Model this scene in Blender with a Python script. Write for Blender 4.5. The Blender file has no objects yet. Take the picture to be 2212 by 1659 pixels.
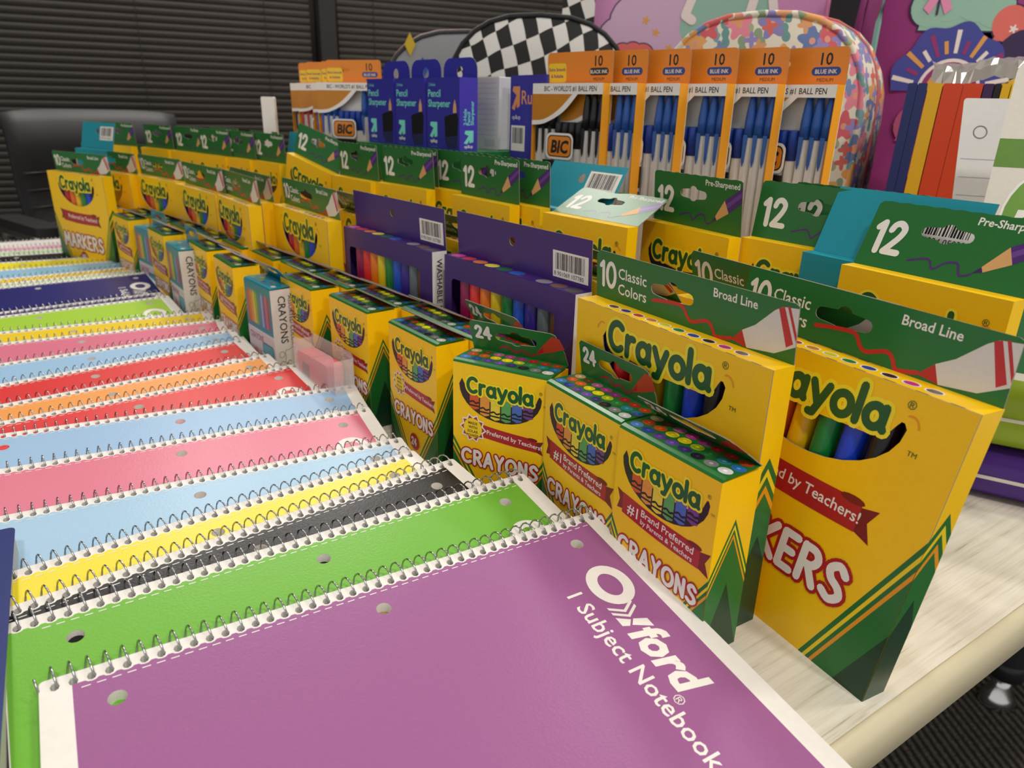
import bpy, bmesh, math, random
from mathutils import Vector, Matrix
from mathutils.geometry import tessellate_polygon
random.seed(7)
S = 0.001                      # all sizes below are millimetres
sc = bpy.context.scene
COL = sc.collection

# ------------------------------------------------------------------ camera
PITCH, ROLL, YAW, HCAM, FPX = 0.36588, 0.02609, 0.55, 248.55, 1562.47
cd = bpy.data.cameras.new('camera'); cam = bpy.data.objects.new('camera', cd); COL.objects.link(cam)
cd.sensor_fit = 'HORIZONTAL'; cd.sensor_width = 36.0; cd.lens = FPX / 2212 * 36
cd.clip_start = 0.01; cd.clip_end = 50
_fw = Vector((0, math.cos(PITCH), -math.sin(PITCH))); _u0 = Vector((0, math.sin(PITCH), math.cos(PITCH))); _r0 = Vector((1, 0, 0))
_r = _r0 * math.cos(ROLL) + _u0 * math.sin(ROLL); _u = -_r0 * math.sin(ROLL) + _u0 * math.cos(ROLL)
_R = Matrix.Rotation(-YAW, 3, 'Z')
_fw, _r, _u = _R @ _fw, _R @ _r, _R @ _u
cam.matrix_world = Matrix(((_r.x, _u.x, -_fw.x, 0), (_r.y, _u.y, -_fw.y, 0), (_r.z, _u.z, -_fw.z, HCAM * S), (0, 0, 0, 1)))
cd.dof.use_dof = True; cd.dof.focus_distance = 0.40; cd.dof.aperture_fstop = 14.0
sc.camera = cam

# ------------------------------------------------------------------ light
w = bpy.data.worlds.new('world'); sc.world = w; w.use_nodes = True
w.node_tree.nodes['Background'].inputs[0].default_value = (1.0, 0.975, 0.945, 1)
w.node_tree.nodes['Background'].inputs[1].default_value = 0.58
def spot_disk(name, x, y, z, power, r=0.11, spread=150):
    ld = bpy.data.lights.new(name, 'AREA'); ld.shape = 'DISK'; ld.size = r * 2; ld.energy = power
    ld.color = (1.0, 0.955, 0.90); ld.spread = math.radians(spread)
    o = bpy.data.objects.new(name, ld); COL.objects.link(o); o.location = (x * S, y * S, z * S); return o
ZC = 1960
LAMPS = [(1400, -350, 9.5), (-330, 2250, 5), (312, 2430, 13), (912, 2370, 14), (-600, 500, 2.5), (-250, -900, 14), (600, -1500, 19), (1500, 1000, 6), (1650, 2150, 6)]
for x, y, p in LAMPS:
    spot_disk('downlight_lamp', x, y, ZC, p)
sc.view_settings.view_transform = 'Standard'; sc.view_settings.look = 'None'
sc.view_settings.exposure = 0.12; sc.view_settings.gamma = 1.0; sc.view_settings.use_curve_mapping = False

# ------------------------------------------------------------------ materials
def lin(h):
    h = h.lstrip('#'); c = [int(h[i:i + 2], 16) / 255 for i in (0, 2, 4)]
    return tuple(((v / 12.92) if v <= .04045 else ((v + .055) / 1.055) ** 2.4) for v in c) + (1,)
MATS = {}
def M(hexc, rough=0.5, kind='paper', metal=0.0):
    key = (hexc, rough, kind, metal)
    if key in MATS: return MATS[key]
    m = bpy.data.materials.new(kind + '_' + hexc.strip('#')); m.use_nodes = True
    nt = m.node_tree; b = nt.nodes['Principled BSDF']
    b.inputs['Roughness'].default_value = rough; b.inputs['Metallic'].default_value = metal
    c = lin(hexc)
    if kind in ('paper', 'card', 'cover'):
        tc = nt.nodes.new('ShaderNodeTexCoord'); n = nt.nodes.new('ShaderNodeTexNoise')
        n.inputs['Scale'].default_value = {'paper': 260, 'card': 420, 'cover': 900}[kind]; n.inputs['Detail'].default_value = 3
        nt.links.new(tc.outputs['Object'], n.inputs['Vector'])
        mx = nt.nodes.new('ShaderNodeMix'); mx.data_type = 'RGBA'
        mx.inputs[6].default_value = tuple(v * .94 for v in c[:3]) + (1,); mx.inputs[7].default_value = tuple(min(1, v * 1.05) for v in c[:3]) + (1,)
        nt.links.new(n.outputs['Fac'], mx.inputs[0]); nt.links.new(mx.outputs[2], b.inputs['Base Color'])
        bu = nt.nodes.new('ShaderNodeBump'); bu.inputs['Strength'].default_value = {'paper': .06, 'card': .10, 'cover': .22}[kind]; bu.inputs['Distance'].default_value = 0.0004
        nt.links.new(n.outputs['Fac'], bu.inputs['Height']); nt.links.new(bu.outputs['Normal'], b.inputs['Normal'])
    else:
        b.inputs['Base Color'].default_value = c
    if kind == 'clear':
        b.inputs['Transmission Weight'].default_value = 1.0; b.inputs['IOR'].default_value = 1.08; b.inputs['Alpha'].default_value = 0.35
    if kind == 'cover': b.inputs['Specular IOR Level'].default_value = 0.32
    if kind == 'sleeve': b.inputs['Alpha'].default_value = 0.28
    MATS[key] = m; return m
def nodes_mat(name, rough=.5):
    m = bpy.data.materials.new(name); m.use_nodes = True; nt = m.node_tree
    b = nt.nodes['Principled BSDF']; b.inputs['Roughness'].default_value = rough
    return m, nt, b, nt.nodes.new, nt.links.new

# ------------------------------------------------------------------ mesh builder
class MB:
    def __init__(self, warp=None): self.v = []; self.f = []; self.m = []; self.mats = []; self.warp = warp
    def mi(self, mat):
        if mat not in self.mats: self.mats.append(mat)
        return self.mats.index(mat)
    def add(self, vs, fs, mat):
        k = len(self.v); i = self.mi(mat)
        self.v.extend(vs); self.f.extend([tuple(a + k for a in f) for f in fs]); self.m.extend([i] * len(fs)); return self
    def box(self, x0, x1, y0, y1, z0, z1, mat):
        vs = [(x, y, z) for z in (z0, z1) for y in (y0, y1) for x in (x0, x1)]
        return self.add(vs, [(0, 2, 3, 1), (4, 5, 7, 6), (0, 1, 5, 4), (2, 6, 7, 3), (0, 4, 6, 2), (1, 3, 7, 5)], mat)
    def poly(self, pts, mp, off, mat):
        tri = tessellate_polygon([[Vector((u, v, 0)) for u, v in pts]])
        return self.add([mp(u, v, off) for u, v in pts], [tuple(t) for t in tri], mat)
    def panel(self, outer, holes, mp, o0, o1, mat, edge=None):
        loops = [outer] + list(holes); flat = [p for l in loops for p in l]
        tri = tessellate_polygon([[Vector((u, v, 0)) for u, v in l] for l in loops]); n = len(flat)
        self.add([mp(u, v, o1) for u, v in flat] , [tuple(t) for t in tri], mat)
        self.add([mp(u, v, o0) for u, v in flat] , [tuple(reversed(t)) for t in tri], edge or mat)
        for l in loops:
            k = len(l); vs = [mp(u, v, o0) for u, v in l] + [mp(u, v, o1) for u, v in l]
            self.add(vs, [(i, (i + 1) % k, k + (i + 1) % k, k + i) for i in range(k)], edge or mat)
        return self
    def stroke(self, polys, r, mp, off, mat, nd=9):
        kk = 0; off0 = off
        for pl in polys:
            for i, (x, y) in enumerate(pl):
                kk = (kk + 1) % 80; off = off0 + kk * .0007
                pts = [(x + r * math.cos(2 * math.pi * a / nd), y + r * math.sin(2 * math.pi * a / nd)) for a in range(nd)]
                self.add([mp(u, v, off) for u, v in pts], [tuple(range(nd))], mat)
                if i + 1 < len(pl):
                    X, Y = pl[i + 1]; dx, dy = X - x, Y - y; L = math.hypot(dx, dy)
                    if L < 1e-6: continue
                    nx, ny = -dy / L * r, dx / L * r
                    off += .00035; q = [(x - nx, y - ny), (X - nx, Y - ny), (X + nx, Y + ny), (x + nx, y + ny)]
                    self.add([mp(u, v, off) for u, v in q], [(0, 1, 2, 3)], mat)
        return self
    def tube(self, path, r, mat, n=6, closed=False, caps=True):
        P = [Vector(p) for p in path]; N = len(P); ring = []
        up = Vector((0, 0, 1))
        rr = r if callable(r) else (lambda i: r)
        for i, p in enumerate(P):
            t = (P[(i + 1) % N] - P[i - 1]) if closed else (P[min(i + 1, N - 1)] - P[max(i - 1, 0)])
            t.normalize(); a = t.cross(up)
            if a.length < .05: a = t.cross(Vector((1, 0, 0)))
            a.normalize(); b = t.cross(a); R = rr(i)
            ring.append([tuple(p + (a * math.cos(2 * math.pi * k / n) + b * math.sin(2 * math.pi * k / n)) * R) for k in range(n)])
        vs = [q for rg in ring for q in rg]; fs = []
        for i in range(N if closed else N - 1):
            j = (i + 1) % N
            for k in range(n): fs.append((i * n + k, i * n + (k + 1) % n, j * n + (k + 1) % n, j * n + k))
        if caps and not closed: fs += [tuple(range(n - 1, -1, -1)), tuple((N - 1) * n + k for k in range(n))]
        return self.add(vs, fs, mat)
    def lathe(self, prof, c, mat, n=14, axis='z'):
        vs = []; fs = []
        for (r, h) in prof:
            for k in range(n):
                a = 2 * math.pi * k / n
                vs.append((c[0] + r * math.cos(a), c[1] + r * math.sin(a), c[2] + h))
        for i in range(len(prof) - 1):
            for k in range(n): fs.append((i * n + k, i * n + (k + 1) % n, (i + 1) * n + (k + 1) % n, (i + 1) * n + k))
        fs += [tuple(range(n - 1, -1, -1)), tuple((len(prof) - 1) * n + k for k in range(n))]
        return self.add(vs, fs, mat)
    def text(self, key, mp, off, mat, x=0, y=0, h=1, align='l', rot=0, xs=1.0, shear=0.0):
        vs, fs, wd = key
        dx = {'l': 0, 'c': -wd / 2, 'r': -wd}[align]; c, s = math.cos(rot), math.sin(rot); out = []
        for (a, b) in vs:
            u, v = ((a + dx) * xs + b * shear) * h, b * h
            out.append(mp(x + u * c - v * s, y + u * s + v * c, off))
        return self.add(out, fs, mat)
    def mesh(self, name, smooth=False):
        me = bpy.data.meshes.new(name)
        vs = [self.warp(*p) for p in self.v] if self.warp else self.v
        me.from_pydata([(x * S, y * S, z * S) for x, y, z in vs], [], self.f)
        for m in self.mats: me.materials.append(m)
        me.polygons.foreach_set('material_index', self.m)
        if smooth: me.polygons.foreach_set('use_smooth', [True] * len(self.f))
        me.update(); return me
    def obj(self, name, parent=None, smooth=False, loc=None, rot=None):
        return link(bpy.data.objects.new(name, self.mesh(name, smooth)), parent, loc, rot)
def link(o, parent=None, loc=None, rot=None):
    COL.objects.link(o)
    if parent: o.parent = parent
    if loc: o.location = tuple(a * S for a in loc)
    if rot: o.rotation_euler = rot
    return o
def tag(o, label, cat, group=None):
    o['label'] = label; o['category'] = cat
    if group: o['group'] = group
    return o
def struct(o): o['kind'] = 'structure'; return o
def empty(name, loc=(0, 0, 0), rot=(0, 0, 0)):
    return link(bpy.data.objects.new(name, None), None, loc, rot)

class Tpl:                                       # a kind of thing: its parts and sub-parts, meshes shared by every copy
    def __init__(self): self.p = []
    def part(self, name, mb, parent=None, loc=(0, 0, 0), rot=(0, 0, 0), smooth=False):
        self.p.append((name, mb.mesh(name, smooth), parent, loc, rot)); return len(self.p) - 1
    def make(self, name, label, cat, loc, rot, group=None, override=None):
        root = empty(name, loc, rot); tag(root, label, cat, group); obs = []
        for i, (n, me, par, l, r) in enumerate(self.p):
            if override and n in override and 'rot' in override[n]: r = override[n]['rot']
            obs.append(link(bpy.data.objects.new(n, me), root if par is None else obs[par], l, r))
        return root

# faces of a box with origin at base centre: x to the right, y into the box, z up
def FRONT(D): return lambda u, v, o: (u, -D / 2 - o, v)
def RIGHT(W): return lambda u, v, o: (W / 2 + o, u, v)
def LEFT(W): return lambda u, v, o: (-W / 2 - o, -u, v)
def TOP(H): return lambda u, v, o: (u, v, H + o)
def FLAT(): return lambda u, v, o: (u, v, o)
def UPR(): return lambda u, v, o: (u, -o, v)     # an upright card facing -y

# ------------------------------------------------------------------ text and shapes
_tc = {}
def T(s, bold=0.0, sp=1.0):
    k = (s, bold, sp)
    if k in _tc: return _tc[k]
    cu = bpy.data.curves.new('t', 'FONT'); cu.body = s; cu.size = 1.0; cu.resolution_u = 2; cu.offset = bold; cu.space_character = sp; cu.fill_mode = 'FRONT'
    ob = bpy.data.objects.new('t', cu); COL.objects.link(ob)
    dg = bpy.context.evaluated_depsgraph_get(); ev = ob.evaluated_get(dg); me = ev.to_mesh()
    vs = [(v.co.x / .73, v.co.y / .73) for v in me.vertices]; fs = [tuple(p.vertices) for p in me.polygons]
    ev.to_mesh_clear(); bpy.data.objects.remove(ob); bpy.data.curves.remove(cu)
    x0 = min(v[0] for v in vs); vs = [(a - x0, b) for a, b in vs]
    _tc[k] = (vs, fs, max(v[0] for v in vs)); return _tc[k]
def arc(cx, cy, rx, ry, a0, a1, n=12):
    return [(cx + rx * math.cos(math.radians(a0 + (a1 - a0) * i / n)), cy + ry * math.sin(math.radians(a0 + (a1 - a0) * i / n))) for i in range(n + 1)]
def ell(cx, cy, rx, ry, n=16): return arc(cx, cy, rx, ry, 0, 360 - 360 / n, n - 1)
def smooth(p, k=4):
    out = []
    for i in range(len(p) - 1):
        a, b, c, d = p[max(i - 1, 0)], p[i], p[i + 1], p[min(i + 2, len(p) - 1)]
        for s in range(k):
            t = s / k
            out.append(tuple(.5 * (2 * b[j] + (c[j] - a[j]) * t + (2 * a[j] - 5 * b[j] + 4 * c[j] - d[j]) * t * t + (3 * b[j] - a[j] - 3 * c[j] + d[j]) * t ** 3) for j in (0, 1)))
    return out + [p[-1]]
def rrect(x0, x1, y0, y1, r, n=4):
    r = min(r, (x1 - x0) / 2, (y1 - y0) / 2); o = []
    for cx, cy, a in ((x1 - r, y0 + r, -90), (x1 - r, y1 - r, 0), (x0 + r, y1 - r, 90), (x0 + r, y0 + r, 180)): o += arc(cx, cy, r, r, a, a + 90, n)
    return o
def hang_hole(cx, cy, w, h):                     # slot with a bump above and below, as on retail hang tabs
    hw, hh = w / 2, h / 2
    o = arc(cx + hw - hh * .6, cy, hh * .6, hh * .6, -90, 90, 5) + arc(cx, cy + hh * .5, w * .14, hh * .75, 20, 160, 5)
    return o + arc(cx - hw + hh * .6, cy, hh * .6, hh * .6, 90, 270, 5) + arc(cx, cy - hh * .6, w * .12, hh * .5, 200, 340, 4)
G = {  # stroke letters: polylines and width
 'C': ([arc(.4, .5, .38, .48, 48, 312, 14)], .72), 'R': ([[(0, 0), (0, 1)], smooth([(0, .98), (.32, .97), (.46, .76), (.32, .53), (0, .5)]), [(.2, .5), (.5, 0)]], .52),
 'A': ([[(0, 0), (.3, 1), (.6, 0)], [(.12, .34), (.48, .34)]], .62), 'Y': ([[(0, 1), (.27, .48), (.54, 1)], [(.27, .48), (.27, 0)]], .55),
 'O': ([ell(.36, .5, .36, .48) + [(.72, .5)]], .73), 'N': ([[(0, 0), (0, 1), (.48, 0), (.48, 1)]], .5),
 'S': ([smooth([(.5, .82), (.3, 1), (.07, .82), (.15, .58), (.4, .42), (.5, .2), (.26, 0), (0, .14)])], .5),
 'M': ([[(0, 0), (.08, 1), (.36, .35), (.64, 1), (.72, 0)]], .73), 'K': ([[(0, 0), (0, 1)], [(.46, 1), (.03, .48), (.5, 0)]], .5),
 'E': ([[(.42, 1), (0, 1), (0, 0), (.42, 0)], [(0, .52), (.36, .52)]], .44),
 'r': ([[(0, .62), (0, 0)], smooth([(0, .38), (.12, .58), (.3, .6)])], .3), 'a': ([ell(.26, .3, .25, .29) + [(.51, .3)], [(.52, .6), (.52, .08), (.58, .02)]], .56),
 'y': ([[(0, .62), (.27, .06)], [(.54, .62), (.2, -.26), (.06, -.26)]], .54), 'o': ([ell(.27, .3, .27, .3) + [(.54, .3)]], .54), 'l': ([[(0, .98), (0, 0)]], .02),
 '1': ([[(0, .8), (.18, .98), (.18, 0)]], .2), '2': ([smooth([(.02, .76), (.1, .94), (.28, 1), (.46, .84), (.4, .58), (.2, .28), (0, .02)]) + [(.5, .02)]], .5),
 '4': ([[(.38, 0), (.4, 1), (0, .34), (.56, .34)]], .56), '0': ([ell(.26, .5, .26, .49) + [(.52, .5)]], .52)}
def word(s, gap=.2, sizes=None, bend=0.0):
    x = 0; polys = []; tot = sum(G[c][1] * (sizes or {}).get(i, 1) + gap for i, c in enumerate(s)) - gap
    for i, c in enumerate(s):
        k = (sizes or {}).get(i, 1); pl, wd = G[c]
        t = (x + wd * k / 2) / tot; dy = -bend * (1 - (2 * t - 1) ** 2)
        for p in pl: polys.append([(x + a * k, b * k + dy) for a, b in p])
        x += wd * k + gap
    return polys, tot
def put(polys, x, y, h, rot=0):
    c, s = math.cos(rot), math.sin(rot); return [[(x + (a * c - b * s) * h, y + (a * s + b * c) * h) for a, b in p] for p in polys]

YEL = M('#FFC905', .38, 'card'); YEL2 = M('#F4D21C', .4, 'card'); GRN = M('#1E6E2E', .33, 'card'); DGRN = M('#0B3B22', .3, 'card'); LGRN = M('#2F8A3C', .33, 'card')
WHT = M('#EDE9E2', .5, 'paper'); RED = M('#B01C24', .36, 'card'); DRED = M('#7C1219', .36, 'card'); BLK = M('#141214', .4, 'plain'); INSIDE = M('#8C8478', .8, 'paper'); DARK = M('#1B120E', .6, 'plain')
LOGOG = M('#17572A', .33, 'card'); LOGOY = M('#F6E22A', .38, 'card'); ORNG = M('#E99A17', .38, 'card'); VIO = M('#4B2672', .35, 'card'); WOODP = M('#D9A66A', .45, 'card')
GREY = M('#8A8A8C', .4, 'card'); KRAFT = M('#A98A63', .7, 'paper')

def logo(mb, mp, x, y, wd, off=.10):             # green letters on a yellow outline
    polys, tot = word('Crayola', .27, {0: 1.18, 1: 1.25, 2: 1.25, 3: 1.25, 4: 1.25, 5: 1.25, 6: 1.25}, .06); h = wd / tot
    P = put(polys, x, y, h)
    mb.stroke(P, h * .29, mp, off, LOGOY, 10); mb.stroke(P, h * .15, mp, off + .08, LOGOG, 8)
def title(mb, mp, s, x, y, wd, off=.10, rot=0, gap=.26):
    polys, tot = word(s, gap); h = wd / tot; P = put(polys, x, y, h, rot)
    mb.stroke(P, h * .21, mp, off, RED, 9); mb.stroke(P, h * .115, mp, off + .08, WHT, 8)
def corner_stripes(mb, mp, hw, v0, reach, off=.06, sgn=1, dark=True):
    e = hw * sgn
    def tri(a, b, mat, o): mb.poly([(e, 0), (e, a), (e - sgn * a / v0 * reach, 0)], mp, o, mat)
    for fr, mat, k in ((1, GRN, 0), (.935, YEL2, 1), (.885, GRN, 2), (.83, ORNG, 3), (.78, GRN, 4)): tri(v0 * fr, 0, mat, off + .04 * k)
    if dark: tri(v0 * .44, 0, DGRN, off + .20)
def side_chevron(mb, mp, D, v0, rise, off=.06):
    hd = D / 2
    def chev(e, rs, mat, o): mb.poly([(-hd, 0), (hd, 0), (hd, e), (0, e + rs), (-hd, e)], mp, o, mat)
    for fr, mat, k in ((1, GRN, 0), (.935, YEL2, 1), (.885, GRN, 2), (.83, ORNG, 3), (.78, GRN, 4)): chev(v0 * fr, rise, mat, off + .04 * k)
    chev(v0 * .44 if D < 20 else 0, rise * 1.4 if D < 20 else v0 * .87, DGRN, off + .2)
def ribbon(mb, mp, x0, x1, y0, y1, h, lines, off=.14, size=None):
    n = 8; up = []; lo = []
    for i in range(n + 1):
        t = i / n; x = x0 + (x1 - x0) * t; yy = y0 + (y1 - y0) * t - math.sin(math.pi * t) * h * .10
        up.append((x, yy + h)); lo.append((x, yy))
    mb.poly([(x1 - h * .25, y1 + h * .75), (x1 + h * .55, y1 + h * .95), (x1 + h * .30, y1 + h * .45), (x1 + h * .55, y1 - h * .15), (x1 - h * .25, y1 + h * .1)], mp, off - .04, DRED)
    mb.poly([(x0 + h * .2, y0 + h * .9), (x0 - h * .4, y0 + h * 1.1), (x0 - h * .2, y0 + h * .6), (x0 - h * .35, y0 + h * .1), (x0 + h * .2, y0 + h * .2)], mp, off - .04, DRED)
    mb.poly(lo + up[::-1], mp, off, RED)
    mb.poly(arc(x1 - h * .35, y1 + h * .93, h * .42, h * .13, 0, 345, 12), mp, off + .03, DRED)
    a = math.atan2(y1 - y0, x1 - x0)
    for i, (s, fx, fy, hh) in enumerate(lines): mb.text(T(s, .012), mp, off + .06, WHT, x0 + (x1 - x0) * fx, y0 + (y1 - y0) * fx + h * fy - h * .06, hh, 'l', a)
def barcode(mb, mp, x, y, wd, ht, off, num=None):
    mb.poly([(x, y), (x + wd, y), (x + wd, y + ht), (x, y + ht)], mp, off, WHT); u = x + wd * .08; rr = random.Random(3)
    while u < x + wd * .9:
        b = rr.choice((.012, .02, .03)) * wd; mb.poly([(u, y + ht * .3), (u + b, y + ht * .3), (u + b, y + ht * .92), (u, y + ht * .92)], mp, off + .05, BLK); u += b + rr.choice((.012, .02, .028)) * wd
    if num: mb.text(T(num), mp, off + .05, BLK, x + wd * .04, y + ht * .07, ht * .17, 'l')

# ================================================================== setting
def wood():
    m, nt, b, N, Lk = nodes_mat('pale_wood_laminate', .34)
    tc = N('ShaderNodeTexCoord'); mp = N('ShaderNodeMapping'); mp.inputs['Scale'].default_value = (5, 110, 5); mp.inputs['Rotation'].default_value = (0, 0, .04)
    n1 = N('ShaderNodeTexNoise'); n1.inputs['Scale'].default_value = 2.2; n1.inputs['Detail'].default_value = 9; n1.inputs['Roughness'].default_value = .68
    mp2 = N('ShaderNodeMapping'); mp2.inputs['Scale'].default_value = (18, 700, 10)
    n2 = N('ShaderNodeTexNoise'); n2.inputs['Scale'].default_value = 1.5; n2.inputs['Detail'].default_value = 4
    Lk(tc.outputs['Object'], mp.inputs[0]); Lk(mp.outputs[0], n1.inputs['Vector']); Lk(tc.outputs['Object'], mp2.inputs[0]); Lk(mp2.outputs[0], n2.inputs['Vector'])
    ad = N('ShaderNodeMath'); ad.operation = 'MULTIPLY_ADD'; Lk(n2.outputs['Fac'], ad.inputs[0]); ad.inputs[1].default_value = .35; Lk(n1.outputs['Fac'], ad.inputs[2])
    r = N('ShaderNodeValToRGB'); Lk(ad.outputs[0], r.inputs[0])
    r.color_ramp.elements[0].position = .44; r.color_ramp.elements[0].color = lin('#B5AA92'); r.color_ramp.elements[1].position = .74; r.color_ramp.elements[1].color = lin('#E6E1D2')
    e = r.color_ramp.elements.new(.56); e.color = lin('#D9D2BF')
    Lk(r.outputs[0], b.inputs['Base Color']); return m
WOOD = wood(); EDGE = M('#CFC5A6', .4, 'plain'); CHAR = M('#3A3A3E', .45, 'plain'); CHROME = M('#D8D8DA', .16, 'plain', 1.0)
def make_table(name, label, x0, x1, y0, y1, yaw=0.0, legs=()):
    root = empty(name, ((x0 + x1) / 2, (y0 + y1) / 2, -720), (0, 0, yaw)); tag(root, label, 'table')
    hx, hy = (x1 - x0) / 2, (y1 - y0) / 2
    t = MB(); t.box(-hx + 7, hx - 7, -hy + 7, hy - 7, 692, 720, WOOD); t.obj('tabletop', root)
    e = MB(); out = rrect(-hx, hx, -hy, hy, 22, 5); inn = rrect(-hx + 7, hx - 7, -hy + 7, hy - 7, 16, 5)
    k = len(out)
    prof = [(0, 692.5), (.55, 692.5), (1, 696), (1, 713), (.7, 718), (.15, 719.6), (0, 719.4)]
    rings = [[(i[0] + (o[0] - i[0]) * f, i[1] + (o[1] - i[1]) * f, z) for o, i in zip(out, inn)] for f, z in prof]
    vs = [p for r_ in rings for p in r_]; n = len(rings)
    e.add(vs, [(a * k + j, a * k + (j + 1) % k, ((a + 1) % n) * k + (j + 1) % k, ((a + 1) % n) * k + j) for a in range(n) for j in range(k)], EDGE); e.obj('edge_band', root, True)
    for (lx, ly) in legs:
        l = MB(); l.lathe([(27, 95), (30, 100), (30, 690)], (lx, ly, 0), CHAR, 18); lo = l.obj('leg', root, True)
        c = MB(); c.lathe([(24, 60), (27, 62), (27, 96), (24, 97)], (lx, ly, 0), M('#2A2A2C', .35, 'plain'), 18); c.obj('leg_collar', lo, True)
        c = MB(); c.lathe([(30, 0), (31, 3), (24, 20), (15, 40), (12, 60)], (lx, ly, 0), CHROME, 20); c.obj('foot', lo, True)
    return root
# tables are given in world millimetres, their legs in the table's own frame
make_table('table', 'pale wood table carrying the notebooks and crayon boxes', -420, 556, 112, 1575, 0.045, [(-420, 660), (420, 660)])
make_table('table', 'second pale wood table pushed against the first, under the lime pouch', 567, 1547, -160, 1900, 0.045, [(197, -477), (400, 920), (-400, 920)])

def carpet():
    m, nt, b, N, Lk = nodes_mat('ribbed_carpet', .95)
    tc = N('ShaderNodeTexCoord'); mp = N('ShaderNodeMapping'); mp.inputs['Rotation'].default_value = (0, 0, .5)
    wv = N('ShaderNodeTexWave'); wv.inputs['Scale'].default_value = 22; wv.inputs['Distortion'].default_value = 1.2; wv.inputs['Detail'].default_value = 2; wv.inputs['Detail Scale'].default_value = 6
    n = N('ShaderNodeTexNoise'); n.inputs['Scale'].default_value = 190
    Lk(tc.outputs['Object'], mp.inputs[0]); Lk(mp.outputs[0], wv.inputs['Vector']); Lk(tc.outputs['Object'], n.inputs['Vector'])
    mu = N('ShaderNodeMath'); mu.operation = 'MULTIPLY'; Lk(wv.outputs['Fac'], mu.inputs[0]); Lk(n.outputs['Fac'], mu.inputs[1])
    r = N('ShaderNodeValToRGB'); Lk(mu.outputs[0], r.inputs[0]); r.color_ramp.elements[0].color = lin('#2C2926'); r.color_ramp.elements[1].color = lin('#8A837A'); r.color_ramp.elements[1].position = .6
    Lk(r.outputs[0], b.inputs['Base Color']); bu = N('ShaderNodeBump'); bu.inputs['Distance'].default_value = .004; Lk(mu.outputs[0], bu.inputs['Height']); Lk(bu.outputs[0], b.inputs['Normal']); return m
f = MB(); f.box(-3000, 4000, -2600, 2760, -760, -720, carpet()); struct(f.obj('floor'))
c = MB(); c.box(-3000, 4000, -2600, 2760, 1985, 2020, M('#D8D4CC', .8, 'paper')); struct(c.obj('ceiling'))
WY = -0.11; wroot = (848, 2640)
wr = MB(); wr.box(0, 60, -2600, 2500, -720, 1985, M('#8E8A84', .8, 'paper')); struct(wr.obj('wall_right', None, False, (3300, 0, 0)))
wl = MB(); wl.box(-4200, 3400, 0, 60, -720, 1990, M('#3A3632', .8, 'paper')); struct(wl.obj('wall_back', None, False, (wroot[0], wroot[1], 0), (0, 0, WY)))
# dark mullion between the two blinds
mu_ = MB(); mu_.box(-26, 26, -95, -2, -700, 1960, M('#1F1C1A', .45, 'plain')); struct(mu_.obj('trim_1', None, False, (wroot[0] - 12, wroot[1], 0), (0, 0, WY)))
BL = M('#4C4844', .36, 'plain'); CORD = M('#24211F', .7, 'plain')
def slat_mesh(L):
    s = MB(); P = []
    for i in range(6):
        t = i / 5 - .5; y = -4 * math.cos(t * math.pi) ; P.append((y - t * 9.5, t * 22))
    vs = [(x, a, b) for x in (-L / 2, L / 2) for a, b in P]
    s.add(vs, [(i, i + 1, 7 + i, 6 + i) for i in range(5)], BL); return s.mesh('slat', True)
def blind(label, cx, L, z0, z1, cords):
    r = empty('window_blind', (0, 0, 0)); d = Vector((math.cos(WY), math.sin(WY), 0)); nn = Vector((math.sin(WY), -math.cos(WY), 0))
    p = Vector((wroot[0], wroot[1], 0)) + d * cx + nn * 48
    r.location = (p.x * S, p.y * S, z0 * S); r.rotation_euler = (0, 0, WY); tag(r, label, 'blind', 'dark window blinds behind the table')
    me = slat_mesh(L); z = 15
    while z < z1 - z0: link(bpy.data.objects.new('slat', me), r, (0, 0, z)); z += 20.6
    b = MB(); b.box(-L / 2, L / 2, -14, 14, 0, 6, BL); b.obj('bottom_rail', r)
    for x in cords:
        k = MB(); k.tube([(x, -13, 5), (x, -13, z1 - z0)], 1.3, CORD, 5); k.obj('ladder_cord', r)
blind('dark slatted blind left of the mullion, behind the black chair', -842, 1560, -330, 700, (-420, 270, 640))
blind('dark slatted blind right of the mullion, behind the backpacks', 900, 1740, -60, 760, (-750, -100, 600))

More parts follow.
